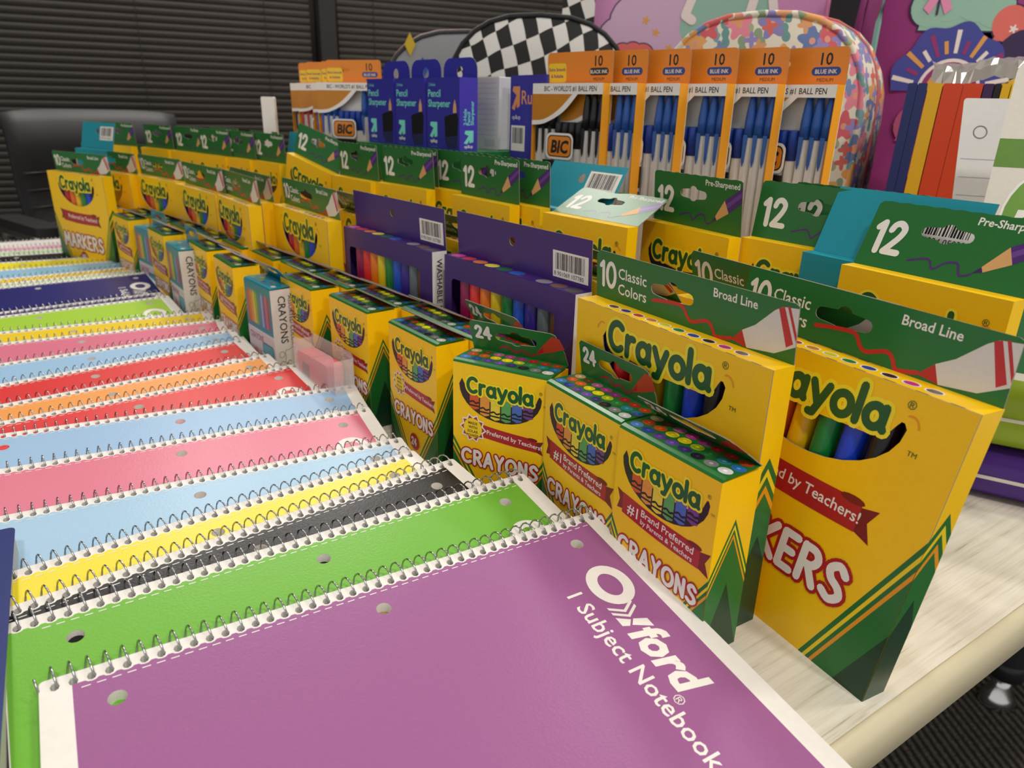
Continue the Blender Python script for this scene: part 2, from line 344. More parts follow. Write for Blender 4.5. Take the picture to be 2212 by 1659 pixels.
# ================================================================== notebooks
NW, NL, NT = 266.7, 203.0, 6.0
COILS = [NW / 2 - 5.2 - 6.25 * i for i in range(42)]
HOLES = [(-107.95, -19.5), (0, -19.5), (107.95, -19.5)]
PAGE = M('#E6E3DC', .7, 'paper'); STEEL = M('#B9BABC', .22, 'plain', 1.0)
coil_h = [ell(x, -4.6, 1.7, 2.0, 8) for x in COILS]; big_h = [ell(x, y, 3.5, 3.5, 18) for x, y in HOLES]
def nb_common():
    b = MB(); b.panel(rrect(-NW / 2, NW / 2, -NL, 0, 1), coil_h + big_h, FLAT(), .5, NT - .5, PAGE); pages = b.mesh('pages')
    b = MB(); b.panel(rrect(-NW / 2, NW / 2, -NL, 0, 2), coil_h + big_h, FLAT(), NT - .45, NT, WHT); cover = b.mesh('cover')
    b = MB(); b.panel(rrect(-NW / 2, NW / 2, -NL, 0, 2), [], FLAT(), 0, .4, KRAFT); back = b.mesh('back_cover')
    b = MB(); pth = []; n = 16; cy, cz, r = .7, 3.4, 5.9
    for i in range(42 * n + 6):
        a = math.radians(215) - 2 * math.pi * i / n
        pth.append((COILS[0] - 6.25 * (i / n) + 2.0, cy + r * math.cos(a), cz + (r * math.sin(a) if math.sin(a) > 0 else r * .72 * math.sin(a))))
    pth = [(pth[0][0] + 1.5, pth[0][1] - 3.5, pth[0][2])] + pth
    b.tube(pth, .48, STEEL, 6); coil = b.mesh('coil', True)
    b = MB(); x = -NW / 2 + 14
    while x < NW / 2 - 12: b.poly([(x, -9.3), (x + 3.2, -9.3), (x + 3.2, -8.8), (x, -8.8)], FLAT(), NT + .2, WHT); x += 5.3
    perf = b.mesh('perforation')
    b = MB(); mp = lambda u, v, o: (NW / 2 - 38.5 + v, -38 - u, o)
    b.stroke([ell(13, 11.2, 10.6, 8.6, 26) + [(23.6, 11.2)]], 2.9, mp, NT + .2, WHT)
    xs = 25
    for k in (0, 3.3): b.poly([(xs + k, 0), (xs + k + 1.7, 0), (xs + k + 6.0, 7.0), (xs + k + 1.7, 14), (xs + k, 14), (xs + k + 4.3, 7.0)], mp, NT + .2, WHT)
    b.poly([(xs + 6.8, 0), (xs + 12.2, 0), (xs + 13.6, 3.4), (xs + 10.6, 6.2)], mp, NT + .2, WHT); b.poly([(xs + 10.6, 7.6), (xs + 13.6, 4.8), (xs + 18.4, 14), (xs + 13.2, 14)], mp, NT + .2, WHT)
    b.text(T('ford', .04), mp, NT + .2, WHT, 40.6, 0, 17.0, 'l', 0, .90, .2); b.text(T('®'), mp, NT + .2, WHT, 77, -5.5, 5, 'l')
    word_ = b.mesh('brand_lettering')
    b = MB(); mp2 = lambda u, v, o: (NW / 2 - 52 + v, -49 - u, o); b.text(T('1 Subject Notebook', .012), mp2, NT + .2, WHT, 0, 0, 8.8, 'l', 0, 1.02); sub = b.mesh('subtitle_lettering')
    return pages, cover, back, coil, perf, word_, sub
NBM = nb_common(); NCP = {}
def notebook(colour, label, tr, yaw, tilt, left=0.5, rough=.33):
    key = (colour, left)
    if key not in NCP:
        m = M(colour, rough, 'cover'); b = MB()
        x0, x1, y0, y1 = -NW / 2 + left, NW / 2 - 10, -NL + .5, -6.2
        top = []
        for x in COILS:
            if x0 + 3 < x < x1 - 2: top += [(x + 2.3, y1), (x + 1.4, y1 - .8), (x, y1 - 1.1), (x - 1.4, y1 - .8), (x - 2.3, y1)]
        b.panel([(x0, y0), (x1, y0), (x1, y1)] + top + [(x0, y1)], [h for h in big_h], FLAT(), NT + .02, NT + .1, m); NCP[key] = b.mesh('colour_panel')
    R = Matrix.Rotation(yaw, 3, 'Z') @ Matrix.Rotation(tilt, 3, 'X')
    loc = Vector(tr) - R @ Vector((NW / 2, 0, NT))
    root = empty('spiral_notebook', tuple(loc), (tilt, 0, yaw)); tag(root, label, 'notebook', 'spiral notebooks fanned along the table')
    pages, cover, back, coil, perf, wd, sub = NBM
    link(bpy.data.objects.new('pages', pages), root); co = link(bpy.data.objects.new('cover', cover), root); link(bpy.data.objects.new('back_cover', back), root); link(bpy.data.objects.new('coil', coil), root)
    cp = link(bpy.data.objects.new('colour_panel', NCP[key]), co)
    for n, me in (('perforation', perf), ('brand_lettering', wd), ('subtitle_lettering', sub)): link(bpy.data.objects.new(n, me), co)
NBS = [('#9C5F92', 'purple spiral notebook lying on top at the front of the fan', (227.3, 278.6, 36.8), -.002, .152, 11),
 ('#70B23A', 'grass green spiral notebook directly under the purple one', (213.9, 333.0, 38.5), .041, .160),
 ('#151416', 'black spiral notebook between the grass green and a yellow one', (185.5, 372.7, 37.7), .154, .156),
 ('#EBD81F', 'yellow spiral notebook just under the black one nearest the front', (170.7, 401.1, 34.7), .135, .142),
 ('#9DC3DE', 'light blue spiral notebook between the nearest yellow and the nearest pink', (174.0, 430.3, 31.4), -.036, .125),
 ('#D97089', 'pink spiral notebook with a light blue one on either side, nearest the front', (172.7, 490.2, 32.1), -.048, .128),
 ('#97BBDD', 'light blue spiral notebook between a pink and a red one', (180.0, 542.0, 31.6), -.082, .126),
 ('#D8201F', 'red spiral notebook beside the pink eraser pack', (152.1, 608.4, 33.7), .129, .136),
 ('#EE9B45', 'orange spiral notebook between the two red ones', (136.5, 650.6, 32.2), .147, .129),
 ('#D8201F', 'red spiral notebook between the orange and a light blue one', (125.4, 705.4, 32.3), .182, .130),
 ('#97BFE0', 'light blue spiral notebook between the farther red and the farther pink', (128.5, 749.1, 30.7), .089, .121),
 ('#DA738B', 'pink spiral notebook between a light blue and a golden yellow one', (125.7, 797.2, 29.2), -.027, .114),
 ('#ECCB16', 'golden yellow spiral notebook next to the lime green one', (119.3, 845.5, 27.2), -.027, .105),
 ('#A3CE35', 'lime green spiral notebook in front of the navy one', (86.4, 926.7, 29.8), .126, .117),
 ('#10105E', 'navy spiral notebook showing only a thin strip behind the lime green one', (81.9, 961.9, 26.3), .141, .100),
 ('#0E0E66', 'navy spiral notebook with a wide strip of cover showing', (84.9, 1061.4, 32.3), .119, .130),
 ('#C9DDB4', 'pale green spiral notebook right behind the navy one', (75.5, 1095.2, 29.7), .13, .117),
 ('#EFCB1C', 'golden yellow spiral notebook beyond the navy one, thin strip showing', (70.0, 1133.5, 26.7), .087, .102),
 ('#8FC1DC', 'light blue spiral notebook farthest along the fan, between two yellow ones', (69.2, 1193.9, 25.5), .053, .096),
 ('#EFE41E', 'bright yellow spiral notebook next to the far black one', (68.3, 1247.3, 23.0), -.05, .084),
 ('#1B1A18', 'black spiral notebook near the far end of the fan', (57.8, 1316.8, 21.2), -.03, .075),
 ('#BFD9AC', 'pale green spiral notebook behind the far black one', (56.5, 1375.4, 17.5), -.03, .057),
 ('#D8A0B4', 'dusty pink spiral notebook second from the far end', (32.9, 1447.0, 13.0), .02, .034),
 ('#E8E4DE', 'white spiral notebook at the far end of the fan', (5.3, 1543.7, 6.6), .06, .0)]
for t in NBS: notebook(*t)

# ================================================================== boxes of crayons, markers, pencils
def base(corner, yaw, W, D, z=0):                # front right bottom corner -> root location, rotation about z
    a = yaw - math.pi / 2; c, s = math.cos(a), math.sin(a)
    return (corner[0] - W / 2 * c - D / 2 * s, corner[1] - W / 2 * s + D / 2 * c, z), (0, 0, a)
def shell(mb, W, D, H, mat, front=False, inside=INSIDE):   # carton: walls with thickness when the front is cut open
    if not front: return mb.box(-W / 2, W / 2, -D / 2, D / 2, 0, H, mat)
    t = .6
    mb.box(-W / 2, W / 2, D / 2 - t, D / 2, 0, H, mat); mb.box(-W / 2, -W / 2 + t, -D / 2 + t, D / 2 - t, 0, H, mat); mb.box(W / 2 - t, W / 2, -D / 2 + t, D / 2 - t, 0, H, mat)
    mb.box(-W / 2 + t, W / 2 - t, -D / 2 + t, D / 2 - t, 0, t, mat); mb.box(-W / 2 + t, W / 2 - t, -D / 2 + t, D / 2 - t, H - t, H, mat); return mb
DOTS = ['#4B7DC0', '#2C3F8F', '#5A3A8E', '#6A4A9E', '#3D2F6A', '#241A2E', '#7C7C7E', '#D7D7D5', '#C94A22', '#D65A20', '#E0C81E', '#E6D41C', '#A8B51F', '#2F7A3A', '#2A7A86', '#2F6CA8', '#C9A676', '#6A3A22', '#B8628C', '#B23A86', '#8E2C6E', '#A32028', '#B02A20', '#B5401E']
CR = ['#7A4A22', '#D9532A', '#E7953F', '#EAD23C', '#5DA35A', '#4C6CC0', '#7A3F8E', '#3A2540']

CW, CDp, CH = 68.5, 26.0, 97.0
def smile(hw, vtop, vbot, lift, vin):
    lo = [(hw * math.cos(math.radians(a)), vtop + (vbot - vtop) * -math.sin(math.radians(a))) for a in range(180, 361, 12)]
    hi = smooth([(hw, vtop), (hw * .93, vtop + lift * .5), (hw * .78, vin + lift * .1), (hw * .4, vin - lift * .2), (0, vin - lift * .35), (-hw * .4, vin), (-hw * .72, vin + lift * .5), (-hw * .93, vtop + lift)], 3)
    return lo + hi
def crayon_box(star):
    t = Tpl(); F = FRONT(CDp); R_ = RIGHT(CW); L_ = LEFT(CW)
    b = MB(); shell(b, CW, CDp, CH, YEL); body = t.part('body', b)
    b = MB(); corner_stripes(b, F, CW / 2, 46, 29, .06, 1); t.part('corner_stripes', b, body); b = MB(); corner_stripes(b, F, CW / 2, 46, 29, .06, -1); t.part('corner_stripes', b, body)
    b = MB(); side_chevron(b, R_, CDp, 46, 29); t.part('side_chevron', b, body); b = MB(); side_chevron(b, L_, CDp, 46, 29); t.part('side_chevron', b, body)
    b = MB(); sm = smile(29.5, 83, 62, 4, 75.8); b.poly(sm, F, .08, M('#2A1420', .4, 'card'))
    for i, c in enumerate(CR[1:7]):
        u0 = -21.5 + i * 7.7; uc = u0 + 3.4; lo = 83 - 21 * math.sqrt(max(.02, 1 - (uc / 29.5) ** 2)) + .8; tp = 77.5
        m = M(c, .4, 'card'); b.poly([(u0, lo + 1.2), (uc, lo), (u0 + 6.8, lo + 1.2), (u0 + 6.8, tp), (u0, tp)], F, .14, m)
        b.poly([(u0, lo + 2.2), (u0 + 6.8, lo + 2.2), (u0 + 6.8, lo + 3.2), (u0, lo + 3.2)], F, .2, BLK)
        b.stroke([smooth([(u0 + .4, lo + 4.9), (u0 + 2.4, lo + 5.7), (u0 + 4.4, lo + 4.6), (u0 + 6.4, lo + 5.4)])], .55, F, .2, BLK, 5)
        hi = [min(1, v * 1.35 + .05) for v in lin(c)[:3]]
        b.poly([(u0, tp - 4.4), (u0 + 6.8, tp - 4.4), (u0 + 6.8, tp - 3.9), (u0, tp - 3.9)], F, .2, M('#3A2A2A', .4, 'card') if i == 5 else m)
    t.part('smile_print', b, body)
    b = MB(); logo(b, F, -23, 79.0, 46, .3); b.text(T('®'), F, .3, LOGOG, 27.5, 86.5, 2.2); b.text(T('TM'), F, .3, LOGOG, 30.5, 79, 1.3); t.part('logo_lettering', b, body)
    b = MB()
    if star: ribbon(b, F, -24, 27, 50.5, 48, 8.6, [('Preferred by Teachers!', .30, .34, 3.1)])
    else: ribbon(b, F, -27, 27.5, 51.5, 48.5, 11.5, [('#1', .07, .22, 6.4), ('Brand Preferred', .26, .52, 4.1), ('by Parents & Teachers', .26, .14, 2.9)])
    t.part('ribbon', b, body)
    if star:
        b = MB(); pts = []; pin = []
        for k in range(20):
            a = math.pi * k / 10; r = 10.2 if k % 2 == 0 else 7.9
            pts.append((-19 + r * math.cos(a), 54 + r * math.sin(a))); pin.append((-19 + (r - 1.2) * math.cos(a), 54 + (r - 1.2) * math.sin(a)))
        b.poly(pts, F, .34, WHT); b.poly(pin, F, .38, RED); b.poly(ell(-19, 54, 6.9, 6.9, 20), F, .42, YEL2)
        for i, s in enumerate(('MADE', 'WITH', 'SOLAR', 'POWER')): b.text(T(s, .03), F, .46, M('#6E3A10', .5, 'plain'), -19, 56.6 - i * 2.9, 1.9, 'c')
        t.part('sunburst_badge', b, body)
    b = MB(); title(b, F, 'CRAYONS', -27, 28.5, 55, .34); t.part('title_lettering', b, body)
    b = MB(); b.poly(ell(2, 14, 6.6, 6.6, 18), F, .5, RED); p, w_ = word('24', .2); b.stroke(put(p, -2.2, 11.2, 5.6), .6, F, .56, WHT); t.part('count_badge', b, body)
    b = MB(); n = 6                                # rounded green lid
    prof = [(-CDp / 2 + .0, 0.15), (-CDp / 2 + .9, 1.3), (-CDp / 2 + 3.2, 2.1), (CDp / 2, 2.1)]
    vs = [(x, y, CH + z) for x in (-CW / 2, CW / 2) for y, z in prof] ; b.add(vs, [(i, i + 1, 5 + i, 4 + i) for i in range(3)] + [(3, 2, 1, 0), (4, 5, 6, 7)], M('#1C6B2C', .30, 'card')); top = t.part('lid', b)
    b = MB(); k = 0; Tm = TOP(CH + 2.1)
    for r in range(3):
        for i in range(8):
            x = -CW / 2 + 5 + i * 8.35 + (1.6 if r == 1 else 0); y = -5.9 + r * 6.9; b.poly(ell(x, y, 3.75, 3.15, 14), Tm, .06, M(DOTS[r * 8 + i], .2, 'card'))
            b.poly(ell(x, y, 1.1, .9, 8), Tm, .1, M(DOTS[r * 8 + i][:1] + ''.join('%02X' % min(255, int(int(DOTS[r * 8 + i][j:j + 2], 16) * 1.25 + 18)) for j in (1, 3, 5)), .2, 'card'))
    t.part('colour_dots', b, top)
    b = MB(); U = UPR(); tab = [(-CW / 2, 0), (CW / 2, 0), (CW / 2 - 1.5, 9), (CW / 2 - 7, 21), (CW / 2 - 10, 22), (-CW / 2 + 2, 22), (-CW / 2, 20)]
    b.panel(tab, [hang_hole(-1, 12.5, 30, 9)], U, -.25, .25, GRN, INSIDE); ht = t.part('hang_tab', b, None, (0, CDp / 2 - .3, CH + 2.1), (math.radians(10), 0, 0))
    b = MB(); p, w_ = word('24', .22); b.stroke(put(p, -CW / 2 + 4, 9.5, 8.5), 1.1, U, .32, WHT); t.part('count_number', b, ht); b = MB()
    b.poly([(12, 4), (24, 8), (33, 12), (30, 19), (25, 20), (18, 12)], U, .32, M('#C23A20', .35, 'card')); b.poly([(12, 4), (18, 7), (18, 11)], U, .36, RED); b.stroke([smooth([(-14, 4), (-8, 6), (-3, 2.5), (3, 5), (8, 2.5), (12, 4)])], .55, U, .32, RED)
    t.part('tab_print', b, ht); return t
CB = [crayon_box(False), crayon_box(True)]
def crayons(kind, corner, yaw, tabdeg, label, z=0):
    l, r = base(corner, yaw, CW, CDp, z)
    CB[kind].make('crayon_box', label, 'crayon box', l, r, 'yellow and green boxes of crayons', {'hang_tab': {'rot': (math.radians(tabdeg), 0, 0)}})
crayons(0, (226.0, 190.5), .03, 50, 'yellow crayon box nearest the front, beside the purple notebook')
crayons(0, (225.8, 261.0), .0, 9, 'yellow crayon box with upright tab, second from the front of its row')
crayons(1, (229.1, 330.5), .53, 18, 'yellow crayon box turned square to the viewer with a sunburst badge')
crayons(1, (197.4, 420.6), .10, 62, 'yellow crayon box standing alone with its 24 badge showing, behind the turned one')
crayons(1, (184.4, 516.9), .12, 60, 'yellow crayon box beside the pink eraser pack, its flap bent forward')
crayons(0, (167.4, 606.5), .12, 64, 'yellow crayon box half hidden behind the nearest teal and white crayon box')
crayons(0, (127.3, 728.0), .08, 64, 'yellow crayon box left of the nearest teal and white crayon box')
crayons(0, (119.5, 822.0), .10, 64, 'yellow crayon box just right of the second teal and white crayon box')
crayons(0, (91.5, 940.0), .14, 64, 'yellow crayon box between the two farther teal and white crayon boxes')
crayons(0, (66.0, 1080.0), .20, 66, 'yellow crayon box left of the farthest teal and white crayon box')
crayons(0, (45.0, 1205.0), .25, 66, 'farthest yellow crayon box in the front crayon row')
# second row, standing right behind the first
for x, y, yw, tb, lb in [(229.0, 384.0, .12, 30, 'yellow crayon box with upright tab behind the turned one, against the purple box'),
        (221.0, 452.0, .10, 66, 'second-row yellow crayon box behind the one standing alone'), (209.0, 524.0, .12, 66, 'second-row yellow crayon box behind the one by the eraser pack'),
        (196.5, 598.0, .12, 66, 'second-row crayon box seen mostly by its lid, behind the nearest teal and white box'),
        (184.0, 672.0, .12, 66, 'second-row crayon box fifth from the turned box'), (170.0, 745.0, .12, 66, 'second-row crayon box below the middle of the far marker row'),
        (155.0, 818.0, .12, 66, 'second-row crayon box under the second far marker box'), (137.0, 892.0, .14, 66, 'second-row crayon box behind the second teal and white box'),
        (122.0, 966.0, .16, 66, 'second-row crayon box third from the far end'), (104.0, 1040.0, .2, 66, 'second-row crayon box second from the far end'), (84.0, 1116.0, .2, 66, 'second-row crayon box at the far end')]:
    crayons(0, (x, y), yw, tb, lb)

# ---- markers that sit in the open windows: cap, barrel
MK = {}
def marker(colour, cname, loc, rot, where, ln=134, r=5.9):
    k = (colour, ln, r)
    if k not in MK:
        t = Tpl(); b = MB(); b.lathe([(r * .82, ln), (r, ln - 2), (r, ln - 52), (r * .97, ln - 53)][::-1], (0, 0, 0), M(colour, .3, 'plain'), 14)
        for i in range(7): pass
        t.part('cap', b, None, (0, 0, 0), (0, 0, 0), True)
        b = MB(); b.lathe([(r * .8, 0), (r * .9, 1), (r * .9, ln - 53)], (0, 0, 0), M(colour if r > 6 else '#E9E6E0', .35, 'plain'), 14); t.part('barrel', b, None, (0, 0, 0), (0, 0, 0), True); MK[k] = t
    MK[k].make('marker', '%s marker in the window of the %s' % (cname, where), 'marker', loc, rot, 'markers inside the boxes')
MC = [('#5A3320', 'brown'), ('#2B1A5E', 'violet'), ('#C01820', 'red'), ('#E06A12', 'orange'), ('#E8B80A', 'yellow'), ('#15803A', 'green'), ('#1440C8', 'blue'), ('#0D0D10', 'black'), ('#D0206A', 'pink'), ('#7D7D80', 'grey')]
MDOT = ['#6A4428', '#3A2A72', '#B8302A', '#CE7A28', '#CFC81F', '#2A7A38', '#24408F', '#2A1612', '#C03080', '#6E6258']

MW, MD, MH = 143.0, 14.5, 144.0
def marker_box(warp=None):
    t = Tpl(); F = FRONT(MD); nb = lambda: MB(warp); R_ = RIGHT(MW); L_ = LEFT(MW)
    win = smile(46.5, 127, 98, 5, 119.5)
    b = nb(); shell(b, MW, MD, MH, YEL, True); b.panel([(-MW / 2, 0), (MW / 2, 0), (MW / 2, MH), (-MW / 2, MH)], [win], F, -.6, 0, YEL, INSIDE); body = t.part('body', b)
    b = nb(); corner_stripes(b, F, MW / 2, 86.5, 37.2, .06, 1); t.part('corner_stripes', b, body); b = nb(); corner_stripes(b, F, MW / 2, 86.5, 37.2, .06, -1); t.part('corner_stripes', b, body)
    b = nb(); side_chevron(b, R_, MD, 86.5, 12); t.part('side_chevron', b, body); b = nb(); side_chevron(b, L_, MD, 86.5, 12); t.part('side_chevron', b, body)
    b = nb(); logo(b, F, -40, 122.5, 76, .12); b.text(T('®'), F, .2, LOGOG, 43, 136, 4.0); b.text(T('TM'), F, .2, LOGOG, 50, 117, 2.4)
    for s in (-1, 1): b.stroke([arc(s * 47, 127, 4.5, 6.5, 20, 110, 6) if s > 0 else arc(s * 47, 129, 4.5, 6.5, 70, 160, 6)], .45, F, .12, ORNG, 6)
    t.part('logo_lettering', b, body)
    b = nb(); ribbon(b, F, -47, 40, 75, 73, 15.5, [('Preferred by Teachers!', .15, .36, 5.9)]); t.part('ribbon', b, body)
    b = nb(); title(b, F, 'MARKERS', -55, 37.5, 99, .36, -.02, .25); t.part('title_lettering', b, body); b = nb(); b.poly(ell(-10, 21, 10, 10, 20), F, .34, RED); p, w_ = word('10', .22); b.stroke(put(p, -15, 15.5, 11), 1.2, F, .4, WHT); t.part('count_badge', b, body)
    b = nb(); Tm = TOP(MH)
    for i, c in enumerate(MDOT): x = -MW / 2 + 26 + i * 10.4; b.poly(ell(x, -1, 4.3, 2.9, 14), Tm, .08, WHT); b.poly(ell(x, -1, 3.5, 2.2, 14), Tm, .14, M(c, .35, 'card'))
    for i in range(9): x = -MW / 2 + 10 + i * 15; b.poly([(x, -MD / 2 + .6), (x + 6, -MD / 2 + .6), (x + 6, -MD / 2 + .9), (x, -MD / 2 + .9)], Tm, .08, DARK)
    t.part('colour_dots', b, body)
    b = nb(); hinge = warp(0, 0, MH) if warp else (0, 0, MH); U = UPR()
    b = MB(); b.panel([(-MW / 2, 0), (MW / 2 - .3, 0), (MW / 2 - 1, 27), (MW / 2 - 3, 28), (-MW / 2 + 3, 28), (-MW / 2, 25)], [hang_hole(-8, 15, 32, 10)], U, -.25, .25, GRN, INSIDE)
    tab = t.part('hang_tab', b, None, (hinge[0], hinge[1] + MD / 2 - .3, MH), (0, 0, 0))
    b = MB(); p, w_ = word('10', .22); b.stroke(put(p, -MW / 2 + 4, 8, 14), 1.25, U, .32, WHT); t.part('count_number', b, tab); b = MB()
    b.text(T('Classic', .012), U, .32, WHT, -MW / 2 + 20, 14.5, 6.4); b.text(T('Colors', .012), U, .32, WHT, -MW / 2 + 20, 5.5, 6.4); t.part('tab_lettering', b, tab); b = MB(); b.text(T('Broad Line', .015), U, .32, WHT, 21, 20.5, 4.6); t.part('tab_lettering', b, tab)
    b = MB(); b.stroke([smooth([(-22, 8.5), (-12, 10), (0, 10.5), (4, 6), (8, 4), (18, 7), (22, 4), (24, 0.8), (30, 1.5), (34, 2.5)])], 1.0, U, .32, M('#C02A22', .35, 'card'))
    b.poly([(34, 2), (44, .5), (40.5, 8.5)], U, .32, M('#B8241E', .35, 'card'))
    b.poly([(44, .5), (60, 2.5), (71, 8.5), (70.6, 26), (62, 25), (58, 22.5), (48, 13), (40.5, 8.5)], U, .34, M('#D9D5D0', .4, 'card')); b.poly([(60, 24), (63, 25.3), (69.5, 9.5), (66, 7)], U, .38, M('#C02A2E', .35, 'card')); b.poly([(64.5, 25.8), (66, 26), (70.8, 14), (70.8, 10.5)], U, .38, M('#C02A2E', .35, 'card'))
    t.part('tab_marker_print', b, tab); return t
MBX = marker_box(); MBX1 = marker_box(lambda x, y, z: (x + .075 * z, y + .080 * z, z)); MBX0 = marker_box(lambda x, y, z: (x + .03 * z, y - .050 * z, z))
def markers(tpl, corner, yaw, tabdeg, label, inside=None, where='', lean=(0, 0)):
    l, r = base(corner, yaw, MW, MD); tpl.make('marker_box', label, 'marker box', l, r, 'yellow boxes of broad line markers', {'hang_tab': {'rot': (math.radians(tabdeg), 0, 0)}})
    c, s = math.cos(r[2]), math.sin(r[2])
    for i in inside or ():
        x = -MW / 2 + 8 + i * 14.1; y = .3; px, py = l[0] + x * c - y * s, l[1] + x * s + y * c
        ang = math.atan2(lean[0], 1), math.atan2(lean[1], 1)
        marker(MC[i][0], MC[i][1], (px, py, 1.0), (-ang[1], ang[0], r[2]), where)
markers(MBX1, (273.0, 134.0), -.07, -6, 'yellow marker box standing nearest the table corner, right of all the others', (3, 4, 5, 6, 7, 8), 'marker box nearest the table corner', (.075, .080))
markers(MBX1, (289.5, 186.0), -.07, 14, 'yellow marker box hidden behind the one nearest the table corner, only its tab top showing')
markers(MBX0, (259.5, 198.5), .01, 4, 'yellow marker box leaning forward behind the two nearest crayon boxes', (1, 2, 3, 4, 5, 6, 7, 8), 'marker box behind the two nearest crayon boxes', (.03, -.050))
markers(MBX, (285.0, 300.0), .0, 40, 'yellow marker box behind the nearer purple box, only its green tab showing')
markers(MBX, (276.0, 452.0), .07, 40, 'yellow marker box behind the farther purple box, only its green tab showing')
FAR = (1, 2, 3, 4, 5, 6, 7)
markers(MBX, (206.5, 676.0), .10, 4, 'yellow marker box left of the farther purple box, its whole logo in view', FAR, 'marker box left of the farther purple box')
markers(MBX, (253.0, 614.0), .10, 40, 'yellow marker box tucked behind the farther purple box at its left end')
markers(MBX, (163.0, 806.0), .08, 4, 'yellow marker box second to the left of the farther purple box', FAR, 'marker box second left of the farther purple box')
markers(MBX, (182.0, 826.0), .10, 4, 'yellow marker box standing behind the second one left of the purple boxes')
markers(MBX, (151.0, 925.0), .17, 4, 'yellow marker box third to the left of the purple boxes', FAR, 'marker box third left of the purple boxes')
markers(MBX, (129.0, 1082.0), .28, 4, 'yellow marker box fourth to the left of the purple boxes', FAR, 'marker box fourth left of the purple boxes')
markers(MBX, (49.0, 1180.0), .47, 4, 'yellow marker box at the far left end in front of the black chair', FAR, 'marker box at the far left end')
markers(MBX, (84.0, 1205.0), .35, 2, 'yellow marker box showing only its edge beside the far left one')
markers(MBX, (98.0, 1425.0), .5, 2, 'yellow marker box at the back of the far left corner')
markers(MBX, (146.0, 1370.0), .36, 2, 'yellow marker box behind the fourth one left, nearer the middle')
markers(MBX, (176.0, 1230.0), .25, 2, 'yellow marker box behind the third one left of the purple boxes')
markers(MBX, (226.0, 1100.0), .22, 2, 'yellow marker box behind the far marker row, next to the pencil boxes')

# ---- purple boxes of washable markers
PW, PD, PH = 154.0, 14.0, 139.0
PUR = M('#3E2370', .36, 'card'); PURD = M('#2E1A58', .36, 'card')
PCOL = [('#8E1450', 'magenta'), ('#E0302C', 'red'), ('#E97A14', 'orange'), ('#E0C414', 'yellow'), ('#157A36', 'green'), ('#1A50C0', 'blue'), ('#33208A', 'violet'), ('#5E6A70', 'grey'), ('#5A3A1E', 'brown')]
def purple_box():
    t = Tpl(); F = FRONT(PD); R_ = RIGHT(PW); win = rrect(-PW / 2 + 10, PW / 2 - 19, 16, PH - 17, 4)
    b = MB(); shell(b, PW, PD, PH, PUR, True); b.panel([(-PW / 2, 0), (PW / 2, 0), (PW / 2, PH), (-PW / 2, PH)], [win], F, -.6, 0, PUR, PURD); body = t.part('body', b)
    b = MB(); b.poly([(-PD / 2, 0), (PD / 2, 0), (PD / 2, PH), (-PD / 2, PH)], R_, .08, WHT); mp = lambda u, v, o: (PW / 2 + o, -3.2 + v, PH - 6 - u); b.text(T('WASHABLE MARKERS', .012), mp, .14, BLK, 0, .6, 5.2); t.part('side_label', b, body)
    b = MB(); Tm = TOP(PH)
    for i, c in enumerate(['#C8408E', '#CC3A44', '#DE7A2C', '#E6D83A', '#1E6A3A', '#2A5AB8', '#3E2370', '#8A8A90', '#6E4A36', '#4A4844']):
        x = -PW / 2 + 10 + i * 15; b.poly(ell(x, -.4, 6.9, 5.6, 18), Tm, .06, M('#5A3C9A', .36, 'card')); b.poly(ell(x, -.4, 6.5, 5.2, 18), Tm, .12, M(c, .36, 'card'))
    t.part('colour_dots', b, body)
    b = MB(); U = UPR(); b.panel([(-PW / 2, 0), (PW / 2, 0), (PW / 2, 33), (-PW / 2, 33)], [ell(-6, 20, 3.3, 3.3, 16)], U, -.25, .25, PUR, INSIDE); tb = t.part('back_card', b, None, (0, PD / 2 - .3, PH), (0, 0, 0))
    b = MB(); barcode(b, U, PW / 2 - 38, 3.5, 35, 18, .3, '8 901069 107780'); t.part('barcode_sticker', b, tb); return t
PB = purple_box()
def purple(corner, yaw, tab, label, where):
    l, r = base(corner, yaw, PW, PD); PB.make('washable_marker_box', label, 'marker box', l, r, 'purple boxes of washable markers', {'back_card': {'rot': (math.radians(tab), 0, 0)}})
    c, s = math.cos(r[2]), math.sin(r[2])
    for i, (col, nm) in enumerate(PCOL):
        x = -PW / 2 + 23 + i * 13.6; marker(col, nm, (l[0] + x * c - .3 * -s * 0, l[1] + x * s, 1), (0, 0, r[2]), where, 132, 6.2)
purple((266.0, 360.0), .11, 3, 'purple washable marker box nearer the front, right beside the yellow marker box', 'purple box nearer the front')
purple((243.5, 524.0), .135, 3, 'purple washable marker box farther back, left of the other purple one', 'purple box farther back')

def carton(name, corner, yaw, W, D, H, mat, label, tape):
    l, r = base(corner, yaw, W, D); root = empty(name, l, r); tag(root, label, 'carton')
    b = MB(); b.box(-W / 2, W / 2, -D / 2, D / 2, 0, H - .8, mat); b.obj('body', root)
    for s in (-1, 1):
        b = MB(); b.box(-W / 2, W / 2, *((-D / 2, -.6) if s < 0 else (.6, D / 2)), H - .8, H, mat); b.obj('flap', root)
    b = MB(); b.box(-W / 2 - .1, W / 2 + .1, -12, 12, H, H + .08, tape); b.obj('tape', root)
